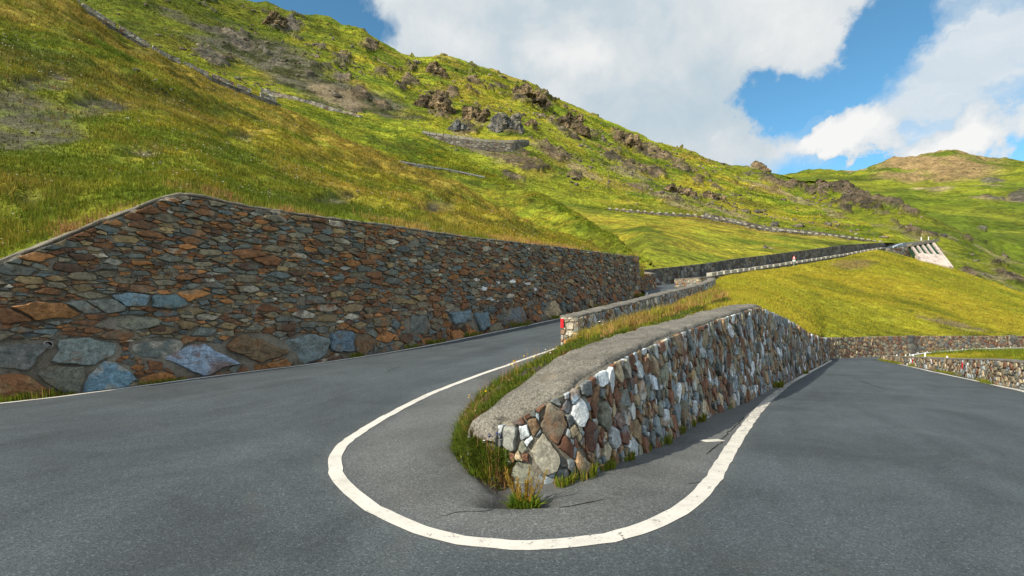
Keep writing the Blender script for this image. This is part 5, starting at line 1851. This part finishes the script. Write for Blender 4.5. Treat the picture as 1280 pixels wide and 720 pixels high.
parts = []
for sh, n, hs in ((s2, 30000, .0022), (s3, 70000, .0022)):
    def w_(c_, T): return (T > .9) * (T < (1.98 if sh is s2 else 3.9)) * (np.abs(c_[:, 0] / c_[:, 1]) < 1.05) / np.maximum(c_[:, 1], 50) ** 1.6
    p_, c_, _ = sample_sheet(sh, n, w_)
    g_ = (c_[:, 1] > c_[:, 0] * .72) & (c_[:, 1] > c_[:, 2] * 2.2)
    g_ &= RNG.random(len(p_)) < .2 + .9 * sstep(.42, .6, fbm(p_, .06, 4, 308))
    p_, c_ = p_[g_], c_[g_]
    Y = p_[:, 1]
    parts.append(tuft_field('g', p_, lerp(c_, G_DEEP, .45 * (RNG.random(len(Y)) < .3)), hs * Y * RNG.uniform(.5, 1.2, len(Y)), 4, .0028 * Y, .0022 * Y, lean=.7, amt=.2))
V, Fc, C_ = merge(parts)
tag(new_mesh('mountain_grass', V, Fc, [M_GRASS], col=C_), 'rough grass and low heath on the mountainside', 'grass', kind='stuff')

# loose rocks over the slopes
def rock_mesh(p, r, col, rng=RNG):
    ico = []
    t = (1 + 5 ** .5) / 2
    b0 = np.array([(-1, t, 0), (1, t, 0), (-1, -t, 0), (1, -t, 0), (0, -1, t), (0, 1, t), (0, -1, -t), (0, 1, -t), (t, 0, -1), (t, 0, 1), (-t, 0, -1), (-t, 0, 1)]) / 1.9
    f0 = np.array([(0, 11, 5), (0, 5, 1), (0, 1, 7), (0, 7, 10), (0, 10, 11), (1, 5, 9), (5, 11, 4), (11, 10, 2), (10, 7, 6), (7, 1, 8), (3, 9, 4), (3, 4, 2), (3, 2, 6), (3, 6, 8), (3, 8, 9), (4, 9, 5), (2, 4, 11), (6, 2, 10), (8, 6, 7), (9, 8, 1)])
    n = len(p)
    q = b0[None] * rng.uniform(.55, 1.25, (n, 12, 1)) * (rng.uniform(.6, 1.3, (n, 1, 3)) * [1.2, 1, .7]) * r[:, None, None]
    a = rng.uniform(0, 6.3, n)
    x = q[..., 0] * np.cos(a)[:, None] - q[..., 1] * np.sin(a)[:, None]
    y = q[..., 0] * np.sin(a)[:, None] + q[..., 1] * np.cos(a)[:, None]
    V = np.stack([x, y, q[..., 2]], -1) + p[:, None, :]
    Fc = (np.arange(n)[:, None, None] * 12 + f0[None]).reshape(-1, 3)
    return V.reshape(-1, 3), Fc, np.repeat(col, 12, 0)


parts = []
def w3(c_, T): return (T > 2.1) * (T < 3.9) * (.05 + sstep(.56, .72, fbm(c_, .018, 4, 311)) + .8 * sstep(.6, .7, fbm(c_, .07, 3, 312))) / np.maximum(c_[:, 1], 120) ** 1.4
p_, _, k_ = sample_sheet(s3, 2600, w3)
parts.append(rock_mesh(p_, .0024 * p_[:, 1] * RNG.lognormal(-.15, .55, len(p_)), jitcol(lerp((.10, .09, .078), (.20, .165, .125), RNG.random(len(p_))), .3)))
def w4(c_, T): return (T < 1.95) * (.08 + sstep(.55, .68, fbm(c_, .015, 4, 313)))
p_, _, _ = sample_sheet(s4, 900, w4)
parts.append(rock_mesh(p_, .0024 * p_[:, 1] * RNG.lognormal(-.15, .5, len(p_)), jitcol(lerp((.09, .082, .07), (.2, .17, .13), RNG.random(len(p_))), .3)))
def w1(c_, T): return (T > 1.02) * (T < 1.97) * (np.abs(c_[:, 0] / c_[:, 1]) < 1.1) * sstep(.6, .72, fbm(c_, .3, 3, 314)) / np.maximum(c_[:, 1], 12) ** 1.6
p_, _, _ = sample_sheet(s1, 420, w1)
parts.append(rock_mesh(p_, .0022 * p_[:, 1] * RNG.lognormal(-.1, .5, len(p_)), jitcol(lerp((.13, .125, .115), (.25, .235, .21), RNG.random(len(p_))), .25)))
V, Fc, C_ = merge(parts)
tag(new_mesh('loose_rocks', V, Fc, [M_CRAG], col=C_), 'small loose rocks strewn over the grassy slopes', 'rocks', kind='stuff')

# --- median verge
med_bvh = BVHTree.FromPolygons([tuple(v) for v in V8.tolist()], [tuple(f) for f in F8.tolist()])
nA = len(A_)
def verge_pts(n, u0, u1, v0, v1):
    u = RNG.uniform(u0, u1, n) * (nA - 1); v = RNG.uniform(v0, v1, n) * (rows - 1)
    i, j = np.minimum(u.astype(int), nA - 2), np.minimum(v.astype(int), rows - 2)
    fu, fv = (u - i)[:, None], (v - j)[:, None]
    g_ = V8.reshape(nA, rows, 3)
    return (g_[i, j] * (1 - fu) + g_[i + 1, j] * fu) * (1 - fv) + (g_[i, j + 1] * (1 - fu) + g_[i + 1, j + 1] * fu) * fv, u / (nA - 1), v / (rows - 1)


parts = []
# low dense sward everywhere on the verge, thin beside the coping
p_, u_, v_ = verge_pts(9000, 0, 1, .0, .97)
m1 = fbm(p_, 2.4, 3, 320)
keep = RNG.random(len(p_)) < (.10 + .9 * sstep(.44, .60, m1)) * sstep(-.04, .05, v_) * sstep(1.0, .85, v_) * np.where(u_ < .22, sstep(1.0, .45, v_), 1)
p_, u_, v_, m1 = p_[keep], u_[keep], v_[keep], m1[keep]
cc = lerp(lerp(G_GREEN, G_DEEP, .7 * RNG.random(len(p_))), G_YEL, .5 * sstep(.5, .65, fbm(p_, 1.7, 3, 321)))
cc = lerp(cc, (.16, .075, .035), .75 * sstep(.56, .66, fbm(p_, 2.1, 3, 319)))
parts.append(tuft_field('g', p_, cc, (RNG.uniform(.025, .085, len(p_)) + .05 * sstep(.5, .65, m1)) * np.where(u_ < .25, .7, 1), 8, np.full(len(p_), .045), .006 + .0008 * p_[:, 1], seg=2, lean=.95))
# tall grass with reddish seed heads further along
u_f = 7 / (len(As) + 7 - 1)
p_, u_, v_ = verge_pts(7500, u_f + .02, .995, .12, .97)
clump = fbm(p_, .85, 3, 322)
keep = RNG.random(len(p_)) < sstep(.44, .62, clump) * sstep(.12, .4, v_)
p_, clump = p_[keep], clump[keep]
redn = sstep(.48, .62, fbm(p_, .75, 3, 323))
cc = lerp(lerp(G_LIME, G_TAN, RNG.random(len(p_)) * .8), G_PINK, redn * .55)
parts.append(tuft_field('g', p_, cc, (.08 + .27 * sstep(.47, .68, clump)) * RNG.uniform(.5, 1.15, len(p_)), 9, np.full(len(p_), .08), .005 + .0009 * p_[:, 1], seg=2, lean=.5))
# green tussocks at the nose and along the white line
p_, u_, v_ = verge_pts(1900, 0, u_f + .04, .25, .98)
m2 = fbm(p_, 1.9, 3, 325)
keep = RNG.random(len(p_)) < sstep(.48, .62, m2) * np.where(u_ < .2, sstep(.72, .40, v_ + .6 * (fbm(p_, 3.1, 2, 327) - .5)), 1)
p_ = p_[keep]
cc = lerp(lerp(G_GREEN, G_DEEP, RNG.random(len(p_))), G_LIME, RNG.random(len(p_)) ** 2)
parts.append(tuft_field('g', p_, cc * np.array([.75, .85, 1]), RNG.uniform(.06, .19, len(p_)), 10, np.full(len(p_), .05), np.full(len(p_), .007), seg=2, lean=.75))
# broad leaved weeds
p_, u_, v_ = verge_pts(900, 0, u_f + .3, .1, .92)
keep = RNG.random(len(p_)) < sstep(.46, .6, fbm(p_, 2.6, 3, 326))
p_ = p_[keep]
parts.append(tuft_field('g', p_, lerp(np.tile((.055, .10, .018), (len(p_), 1)), np.array((.15, .17, .03)), RNG.random(len(p_))), RNG.uniform(.04, .09, len(p_)), 7, np.full(len(p_), .03), np.full(len(p_), .024), seg=2, lean=1.1))
# thin dry stalks
p_, u_, v_ = verge_pts(130, .05, u_f + .1, .35, .95)
parts.append(tuft_field('g', p_, lerp(np.tile(G_TAN, (len(p_), 1)), np.array(G_PINK), RNG.random(len(p_))), RNG.uniform(.22, .42, len(p_)), 3, np.full(len(p_), .03), np.full(len(p_), .004), seg=2, lean=.25))
V, Fc, C_ = merge(parts)
tag(new_mesh('verge_grass', V, Fc, [M_GRASS], col=C_), 'lush verge grass with reddish seed heads on the median between the roads', 'grass', kind='stuff')


# flowers
def flower_heads(p, r, col, n=6):
    m = len(p)
    th = np.linspace(0, 2 * math.pi, n, endpoint=False)
    tl = RNG.uniform(-.5, .5, (m, 2))
    rr = r[:, None] * RNG.uniform(.75, 1.2, (m, n))
    x, y = rr * np.cos(th), rr * np.sin(th)
    z = x * tl[:, :1] + y * tl[:, 1:] + r[:, None] * .35
    ring = p[:, None, :] + np.stack([x, y, z], -1)
    V = np.concatenate([p[:, None, :], ring], 1)
    f = np.array([(0, 1 + k, 1 + (k + 1) % n) for k in range(n)])
    Fc = (np.arange(m)[:, None, None] * (n + 1) + f[None]).reshape(-1, 3)
    return V.reshape(-1, 3), Fc, np.repeat(jitcol(col, .15), n + 1, 0)


parts = []
YF, WF, BF, PF, MF = (.75, .50, .01), (.72, .70, .60), (.05, .08, .42), (.35, .03, .38), (.32, .10, .28)
def ht(p, a, b): return p + np.stack([RNG.normal(0, .02, len(p)), RNG.normal(0, .02, len(p)), RNG.uniform(a, b, len(p))], 1)
def near_px(px_, py_, n, sx, sy):
    out = []
    for _ in range(n):
        h = ray(med_bvh, px_ + RNG.normal(0, sx), py_ + RNG.normal(0, sy))
        if h is not None: out.append(h)
    return np.array(out) if out else np.zeros((0, 3))
for args, colr, r, hh in (((640, 470, 10, 4, 3), YF, .013, (.10, .2)), ((655, 462, 6, 12, 3), YF, .012, (.1, .2)), ((638, 470, 12, 5, 3), WF, .010, (.06, .16)), ((568, 530, 10, 4, 3), YF, .012, (.05, .1)), ((570, 536, 9, 4, 4), BF, .010, (.06, .1)),
                          ((620, 566, 14, 8, 5), BF, .010, (.06, .12)), ((612, 564, 8, 6, 4), WF, .012, (.05, .1)), ((612, 520, 26, 12, 5), (.6, .52, .33), .008, (.01, .04)), ((620, 462, 5, 8, 3), PF, .013, (.22, .32)), ((572, 516, 12, 8, 7), MF, .009, (.04, .1)),
                          ((720, 440, 16, 12, 6), YF, .011, (.1, .2)), ((690, 460, 14, 20, 6), WF, .009, (.06, .14)), ((775, 420, 12, 14, 6), WF, .012, (.1, .25)), ((600, 500, 12, 14, 6), YF, .010, (.08, .16)), ((640, 490, 16, 20, 6), (.45, .22, .15), .008, (.05, .12))):
    q = near_px(*args)
    if len(q): parts.append(flower_heads(ht(q, hh[0] + .05, hh[1] + .06), np.full(len(q), r * 1.35), np.tile(colr, (len(q), 1))))
# white and yellow specks on the near hillside
def wF(c_, T): return (T > 1.0) * (T < 1.6) * (np.abs(c_[:, 0] / c_[:, 1]) < 1.1) * (c_[:, 1] < 40) * sstep(.45, .62, fbm(c_, .35, 3, 331)) / np.maximum(c_[:, 1], 11) ** 1.8
p_, _, _ = sample_sheet(s1, 900, wF)
pick = RNG.random(len(p_))
parts.append(flower_heads(ht(p_, .08, .2), .010 + .0008 * p_[:, 1], np.where((pick < .62)[:, None], WF, np.where((pick < .85)[:, None], YF, (.5, .28, .4)))))
V, Fc, C_ = merge(parts)
tag(new_mesh('wildflowers', V, Fc, [M_FLOWER], col=C_), 'small yellow, white, blue and purple wildflowers scattered in the grass', 'flowers', kind='stuff')


# individual tufts at the foot of the walls
def grass_tuft(loc, rx, h, n, label, group, c=G_GREEN, dirv=None):
    loc = np.asarray(loc, float)
    a = RNG.uniform(0, 2 * math.pi, n); r = np.sqrt(RNG.random(n)) * rx
    p = np.stack([np.cos(a) * r, np.sin(a) * r * .5, np.zeros(n)], 1)
    if dirv is not None:
        p = np.stack([p[:, 0] * dirv[0] - p[:, 1] * dirv[1], p[:, 0] * dirv[1] + p[:, 1] * dirv[0], p[:, 2]], 1)
    cc = jitcol(lerp(np.tile(c, (n, 1)), np.array(G_LIME), RNG.random(n) * .5), .3)
    dry = RNG.random(n) < .15
    cc[dry] = np.array(G_TAN) * .9
    V, Fc, C_ = blades(p, h * RNG.uniform(.4, 1.1, n), np.full(n, .006 + .0007 * loc[1]), cc, .55, 2, az=a)
    o = new_mesh('grass_tuft', V, Fc, [M_GRASS], col=C_)
    o.location = tuple(loc)
    tag(o, label, 'grass tuft', group)
    return o


du = np.array([.57, .82])
MT_ = [(700, 603, .13, .09, 'grass tuft at the foot of the median wall closest to its blunt nose'), (726, 594, .17, .12, 'bushy grass tuft at the foot of the median wall below the large brown stone'), (752, 584, .14, .10, 'spreading grass tuft under the dark brown stones of the median wall'),
       (779, 573, .12, .09, 'olive grass tuft at the median wall just where the wall shadow starts to widen'), (800, 563, .12, .09, 'small round grass tuft left of the widest tuft along the median wall'), (822, 553, .22, .13, 'widest grass tuft along the foot of the median wall, tinged with orange'),
       (845, 541, .11, .11, 'dark green leafy tuft at the median wall right of the widest tuft'), (860, 532, .10, .10, 'yellow green tuft at the median wall left of a paler one'), (873, 526, .10, .12, 'pale green tuft at the median wall below the tall white stone'),
       (904, 510, .16, .10, 'lone tuft at the median wall beside the crack in the asphalt'), (969, 483.5, .26, .17, 'large tuft with orange tips far along the foot of the median wall'), (1004, 467, .24, .13, 'farthest grass tuft along the foot of the median wall')]
for px_, py_, rx, h, lab in MT_:
    q = on_road(px_, py_)
    if q is None: continue
    q = q + np.array([.82, -.57, 0]) * .05
    grass_tuft(q, rx * 1.15, h * 1.25, int(150 + 300 * rx), lab, 'tufts at the foot of the median wall', G_GREEN, du)
LT_ = [(6, 495, .25, .14, 'leftmost grass tuft at the foot of the big wall'), (46, 489, .33, .22, 'tallest grass tuft at the foot of the big wall, near its drain pipe'), (76, 487, .2, .08, 'flat green tuft right of the tallest tuft at the big wall'),
       (191, 477.5, .3, .12, 'tuft at the big wall between the blue triangular stone and the pale blue boulder'), (217, 474.5, .22, .08, 'low tuft touching the left side of the pale blue boulder'), (441, 443.5, .2, .16, 'tuft at the right side of the upright blue stone of the big wall'),
       (510, 431, .3, .15, 'tuft at the big wall midway between the upright blue stone and the parapet end'), (540, 426, .45, .18, 'longer tuft at the big wall right of the midway one'), (585, 417.5, .5, .22, 'dark tuft at the big wall in front of orange stones'), (646, 406.5, .7, .28, 'wide low tuft at the big wall left of the parapet end'),
       (693, 396.5, .6, .22, 'tuft at the big wall seen just above the near end of the parapet'), (745, 384, .8, .25, 'tuft at the big wall seen over the cap of the parapet'), (795, 372, .8, .25, 'farthest tuft at the big wall, by its stepped end')]
for px_, py_, rx, h, lab in LT_:
    _s = LW.s_at_px(px_)
    q = LW.at(_s, 0.0, .16)
    grass_tuft(q, rx, h, int(110 + 130 * rx), lab, 'tufts at the foot of the big wall', np.array(G_GREEN) * .9, du)
# strip of verge weeds at the foot of the right hand parapet
n = 1500
S = RNG.uniform(0, RP.L, n)
q = RP.at(S, np.zeros(n), .06); q[:, :2] += RNG.normal(0, .05, (n, 2))
keep = RNG.random(n) < sstep(.42, .58, fbm(q, .4, 3, 341))
q = q[keep]
V, Fc, C_ = tuft_field('g', q, lerp(np.tile(G_GREEN, (len(q), 1)), np.array(G_YEL), RNG.random(len(q)) * .7), RNG.uniform(.06, .2, len(q)), 5, np.full(len(q), .08), .006 + .0009 * q[:, 1], lean=.5)
tag(new_mesh('parapet_weeds', V, Fc, [M_GRASS], col=C_), 'thin weeds growing along the foot of the right hand parapet', 'weeds', kind='stuff')

# weed growing in the broken asphalt
wl = np.array([PH[0] + .07, PH[1] - .04, -.09])
wd = empty('weed_plant', wl)
tag(wd, 'leafy green weed with golden seed stalks growing out of the hole in the asphalt', 'plant')
n = 420
a = RNG.uniform(0, 6.283, n); r = np.sqrt(RNG.random(n)) * .12
p = np.stack([np.cos(a) * r, np.sin(a) * r * .7, RNG.uniform(0, .10, n)], 1)
V, Fc, C_ = blades(p, RNG.uniform(.05, .13, n), RNG.uniform(.010, .022, n), jitcol(lerp(np.tile((.06, .13, .012), (n, 1)), np.array(G_LIME), RNG.random(n) * .8), .25), .7, 2, az=a)
new_mesh('leaves', V, Fc, [M_GRASS], col=C_, parent=wd)
parts = []
for k in range(15):
    a = random.uniform(0, 6.28); r = random.uniform(0, .07); L = random.uniform(.20, .38); ln = random.uniform(.02, .16)
    b_ = np.array([math.cos(a) * r, math.sin(a) * r * .6, .03]); t = b_ + np.array([math.cos(a) * ln, math.sin(a) * ln * .6, L])
    ts = np.linspace(0, 1, 26)
    pp = b_ + (t - b_) * ts[:, None]
    V0, F0, C0 = blades(pp[:-1], np.full(25, L / 18), np.full(25, .004), jitcol(np.tile((.20, .17, .03), (25, 1)), .1), .05, 1)
    parts.append((V0, F0, C0))
    hd = np.repeat(pp[9:], 5, 0) + RNG.normal(0, .006, (85, 3))
    parts.append(blades(hd, RNG.uniform(.008, .018, 85), np.full(85, .006), jitcol(np.tile((.33, .21, .035), (85, 1)), .3), .6, 1))
V, Fc, C_ = merge(parts)
new_mesh('seed_stalks', V, Fc, [M_GRASS], col=C_, parent=wd)
# second leaning weed with a yellow head at the nose
q = ray(med_bvh, 640, 573)
q = np.array([-.1, 5.0, .12]) if q is None else q
wd2 = empty('weed_plant', q)
tag(wd2, 'spindly leaning weed with small yellow heads against the nose of the median wall', 'plant')
parts = []
for k in range(4):
    t = np.array([.32 + .07 * k, -.05 + .03 * k, .17 + .03 * k]); ts = np.linspace(0, 1, 30)[:, None]
    pp = t * ts + np.array([0, 0, .06]) * np.sin(ts * 3.14)
    parts.append(blades(pp, np.full(30, .02), np.full(30, .005), jitcol(np.tile((.16, .19, .03), (30, 1)), .15), .3, 1))
V, Fc, C_ = merge(parts)
new_mesh('stems', V, Fc, [M_GRASS], col=C_, parent=wd2)
hp_ = np.array([[.32 + .07 * k, -.05 + .03 * k, .18 + .03 * k] for k in range(4)])
for h_ in hp_:
    V, Fc, C_ = flower_heads(h_[None], np.full(1, .016), np.array([(.6, .42, .10)]), 9)
    new_mesh('flower_head', V, Fc, [M_FLOWER], col=C_, parent=wd2)

# ============================================================================= SKY, SUN, CAMERA
SUN_AZ, SUN_EL = math.radians(231), math.radians(38)       # azimuth clockwise from +Y, where the sun stands
sd = Vector((math.sin(SUN_AZ) * math.cos(SUN_EL), math.cos(SUN_AZ) * math.cos(SUN_EL), math.sin(SUN_EL)))
W = bpy.data.worlds.new('World')
SC.world = W
W.use_nodes = True
nt = W.node_tree
nt.nodes.clear()
out = nt.nodes.new('ShaderNodeOutputWorld')
bg = nt.nodes.new('ShaderNodeBackground')
bg.inputs['Strength'].default_value = .09
sky = nt.nodes.new('ShaderNodeTexSky')
sky.sky_type = 'NISHITA'
sky.sun_disc = False
sky.sun_elevation = SUN_EL
sky.sun_rotation = SUN_AZ
sky.altitude = 2200
sky.air_density = 1.0
sky.dust_density = .4
sky.ozone_density = 1.6
tc = nt.nodes.new('ShaderNodeTexCoord')
dirv = tc.outputs['Generated']
sx = nt.nodes.new('ShaderNodeSeparateXYZ')
nt.links.new(dirv, sx.inputs[0])
az = math_n(nt, 'ARCTAN2', sx.outputs[0], sx.outputs[1])
el = math_n(nt, 'ARCSINE', sx.outputs[2])
ae = nt.nodes.new('ShaderNodeCombineXYZ')
nt.links.new(az, ae.inputs[0]); nt.links.new(el, ae.inputs[1])
# wind-torn warp of the cloud field
wn = N(nt, 'ShaderNodeTexNoise', Scale=5.0, Detail=7, Roughness=.62)
nt.links.new(dirv, wn.inputs['Vector'])
vs = N(nt, 'ShaderNodeVectorMath', operation='MULTIPLY_ADD')
nt.links.new(wn.outputs['Color'], vs.inputs[0]); vs.inputs[1].default_value = (.30, .24, 0); 
vadd = N(nt, 'ShaderNodeVectorMath', operation='ADD'); nt.links.new(ae.outputs[0], vadd.inputs[0]); vadd.inputs[1].default_value = (-.15, -.12, 0)
nt.links.new(vadd.outputs[0], vs.inputs[2])
aew = vs.outputs[0]


def aedeg(px, py):
    x, z = (px - CX) / F, (CY - py) / F
    return math.atan2(x, 1), math.atan2(z, math.hypot(x, 1))


def blob(px, py, rx, ry, rot=0, vec=None):
    a, e = aedeg(px, py)
    m = N(nt, 'ShaderNodeMapping', vector_type='TEXTURE')
    m.inputs['Location'].default_value = (a, e, 0)
    k = math.cos(a) ** 2
    m.inputs['Rotation'].default_value = (0, 0, math.radians(rot))
    m.inputs['Scale'].default_value = (rx / F * (.35 + .65 * k), ry / F * .85, 1)
    nt.links.new(vec or aew, m.inputs[0])
    g_ = N(nt, 'ShaderNodeTexGradient', gradient_type='QUADRATIC_SPHERE')
    nt.links.new(m.outputs[0], g_.inputs[0])
    return math_n(nt, 'POWER', g_.outputs['Fac'], .5)


def addall(lst):
    s = None
    for a, o in lst:
        v = math_n(nt, 'MULTIPLY', o, a)
        s = v if s is None else math_n(nt, 'ADD', s, v)
    return s


n1 = noise(nt, dirv, 3.6, 9, .58, .2)
n2 = noise(nt, dirv, 9.0, 10, .66, .5)
# streaky high cloud: noise stretched along the wind
mp = N(nt, 'ShaderNodeMapping'); mp.inputs['Rotation'].default_value = (0, 0, math.radians(-24)); mp.inputs['Scale'].default_value = (2.2, 9.5, 1)
nt.links.new(aew, mp.inputs[0])
n3 = noise(nt, mp.outputs[0], 1.5, 8, .6, .4)
mass = addall([(1.2, blob(640, 60, 330, 260)), (1.2, blob(860, 40, 260, 190)), (.9, blob(990, 20, 120, 100)), (1.1, blob(800, 170, 220, 120)), (.5, blob(960, 200, 130, 60)), (.55, blob(560, 30, 130, 110)), (1.2, blob(700, -260, 500, 330)),
               (-1.35, blob(405, 5, 125, 90)), (-.7, blob(300, -20, 160, 60)), (-1.3, blob(1005, 140, 150, 62, -28)), (-1.25, blob(1130, 10, 70, 150, -22)), (-1.0, blob(940, 135, 60, 42)), (-.8, blob(1070, 80, 60, 60, -30)), (-.75, blob(1160, 130, 60, 32, -20))])
dens = math_n(nt, 'ADD', mass, math_n(nt, 'ADD', math_n(nt, 'MULTIPLY_ADD', n1, 1.1, -.58), math_n(nt, 'MULTIPLY_ADD', n2, 1.0, -.5)))
a1 = ramp(nt, dens, [(.0, 0.0), (.16, .16), (.32, .5), (.68, 1.0)])
cir = addall([(1.1, blob(1260, 50, 220, 150)), (.4, blob(1160, 115, 150, 50, -25)), (-.75, blob(1105, 45, 70, 120, -22)), (.5, blob(1020, 178, 140, 36, -10))])
d3 = math_n(nt, 'ADD', cir, math_n(nt, 'MULTIPLY_ADD', n3, 1.3, -.72))
a2 = ramp(nt, d3, [(.12, 0.0), (.75, .92)])
cum = addall([(1.15, blob(1085, 165, 92, 44, 14)), (.9, blob(1030, 192, 52, 28)), (1.0, blob(1265, 170, 90, 50, 20)), (.7, blob(1180, 190, 110, 28)), (.45, blob(895, 182, 30, 20)), (.6, blob(1000, 205, 100, 24))])
d4 = math_n(nt, 'ADD', cum, math_n(nt, 'ADD', math_n(nt, 'MULTIPLY_ADD', n2, 1.0, -.52), math_n(nt, 'MULTIPLY_ADD', n1, .4, -.2)))
a3 = ramp(nt, d4, [(.26, 0.0), (.40, .75), (.55, 1.0)])
# sky out of view: bright cloud added as fill for the shaded walls
far = ramp(nt, math_n(nt, 'ADD', n1, math_n(nt, 'MULTIPLY', n2, .3)), [(.46, 0.0), (.66, .95)])
CL_FILL = ramp(nt, n2, [(.3, (.85, .92, .98)), (.7, (1.4, 1.4, 1.4))])
frontness = math_n(nt, 'MULTIPLY_ADD', sx.outputs[1], -2.0, 1.0, clamp=True)
a0 = math_n(nt, 'MULTIPLY', far, frontness)
# tones: sunlit white, thin grey-blue
tone = noise(nt, dirv, 4.2, 7, .55, .3)
brt = addall([(.5, blob(555, 75, 120, 70)), (.45, blob(700, 60, 90, 60)), (.35, blob(760, 70, 110, 60)), (.3, blob(1000, 40, 90, 60)), (-.25, blob(830, 170, 150, 90)), (-.15, blob(640, 40, 60, 80))])
tn_ = math_n(nt, 'ADD', math_n(nt, 'ADD', tone, math_n(nt, 'MULTIPLY_ADD', n2, .35, -.17)), math_n(nt, 'MULTIPLY', brt, .5))
K = 1 / .09
def kc(c): return tuple(v * K for v in c)
CL = ramp(nt, tn_, [(.30, (.47, .60, .69)), (.46, (.57, .66, .72)), (.60, (.70, .75, .78)), (.78, (.86, .87, .87))])
CLC = ramp(nt, n3, [(.3, (.62, .72, .79)), (.7, (.84, .86, .88))])
CL3 = ramp(nt, math_n(nt, 'ADD', math_n(nt, 'MULTIPLY', d4, .55), math_n(nt, 'MULTIPLY', n2, .5)), [(.35, (.62, .70, .76)), (.75, (.93, .93, .92))])
def scale_col(c):
    return mix(nt, 'MULTIPLY', 1.0, c, (K / 1.41, K / 1.41, K / 1.41))
hsv = N(nt, 'ShaderNodeHueSaturation', Saturation=.98, Value=1.30)
nt.links.new(sky.outputs[0], hsv.inputs['Color'])
c = mix(nt, 'MULTIPLY', 1.0, hsv.outputs[0], (.66, 1.10, 1.10))
for al, cl in ((a0, CL_FILL), (a2, CLC), (a1, CL), (a3, CL3)):
    c = mix(nt, 'MIX', al, c, scale_col(cl))
nt.links.new(c, bg.inputs['Color'])
nt.links.new(bg.outputs[0], out.inputs[0])
try: W.cycles.sampling_method = 'MANUAL'; W.cycles.sample_map_resolution = 512
except Exception: pass

sun = bpy.data.lights.new('sun', 'SUN')
sun.energy = 5.0
sun.angle = math.radians(.55)
sun.color = (1.0, .90, .74)
so = bpy.data.objects.new('sun', sun)
so.rotation_euler = (-sd).to_track_quat('-Z', 'Y').to_euler()
COL.objects.link(so)

cam = bpy.data.cameras.new('camera')
cam.sensor_width = 36
cam.lens = 18
cam.shift_y = (CY - 360) / 1280
cam.clip_end = 30000
cam.clip_start = .05
co_ = bpy.data.objects.new('camera', cam)
co_.location = (0, 0, CH)
co_.rotation_euler = (math.radians(90), 0, 0)
COL.objects.link(co_)
SC.camera = co_
SC.view_settings.view_transform = 'Standard'
SC.view_settings.look = 'None'
SC.view_settings.exposure = 0.5
SC.view_settings.gamma = 1
SC.cycles.max_bounces = 5
SC.cycles.diffuse_bounces = 3
SC.cycles.use_denoising = True
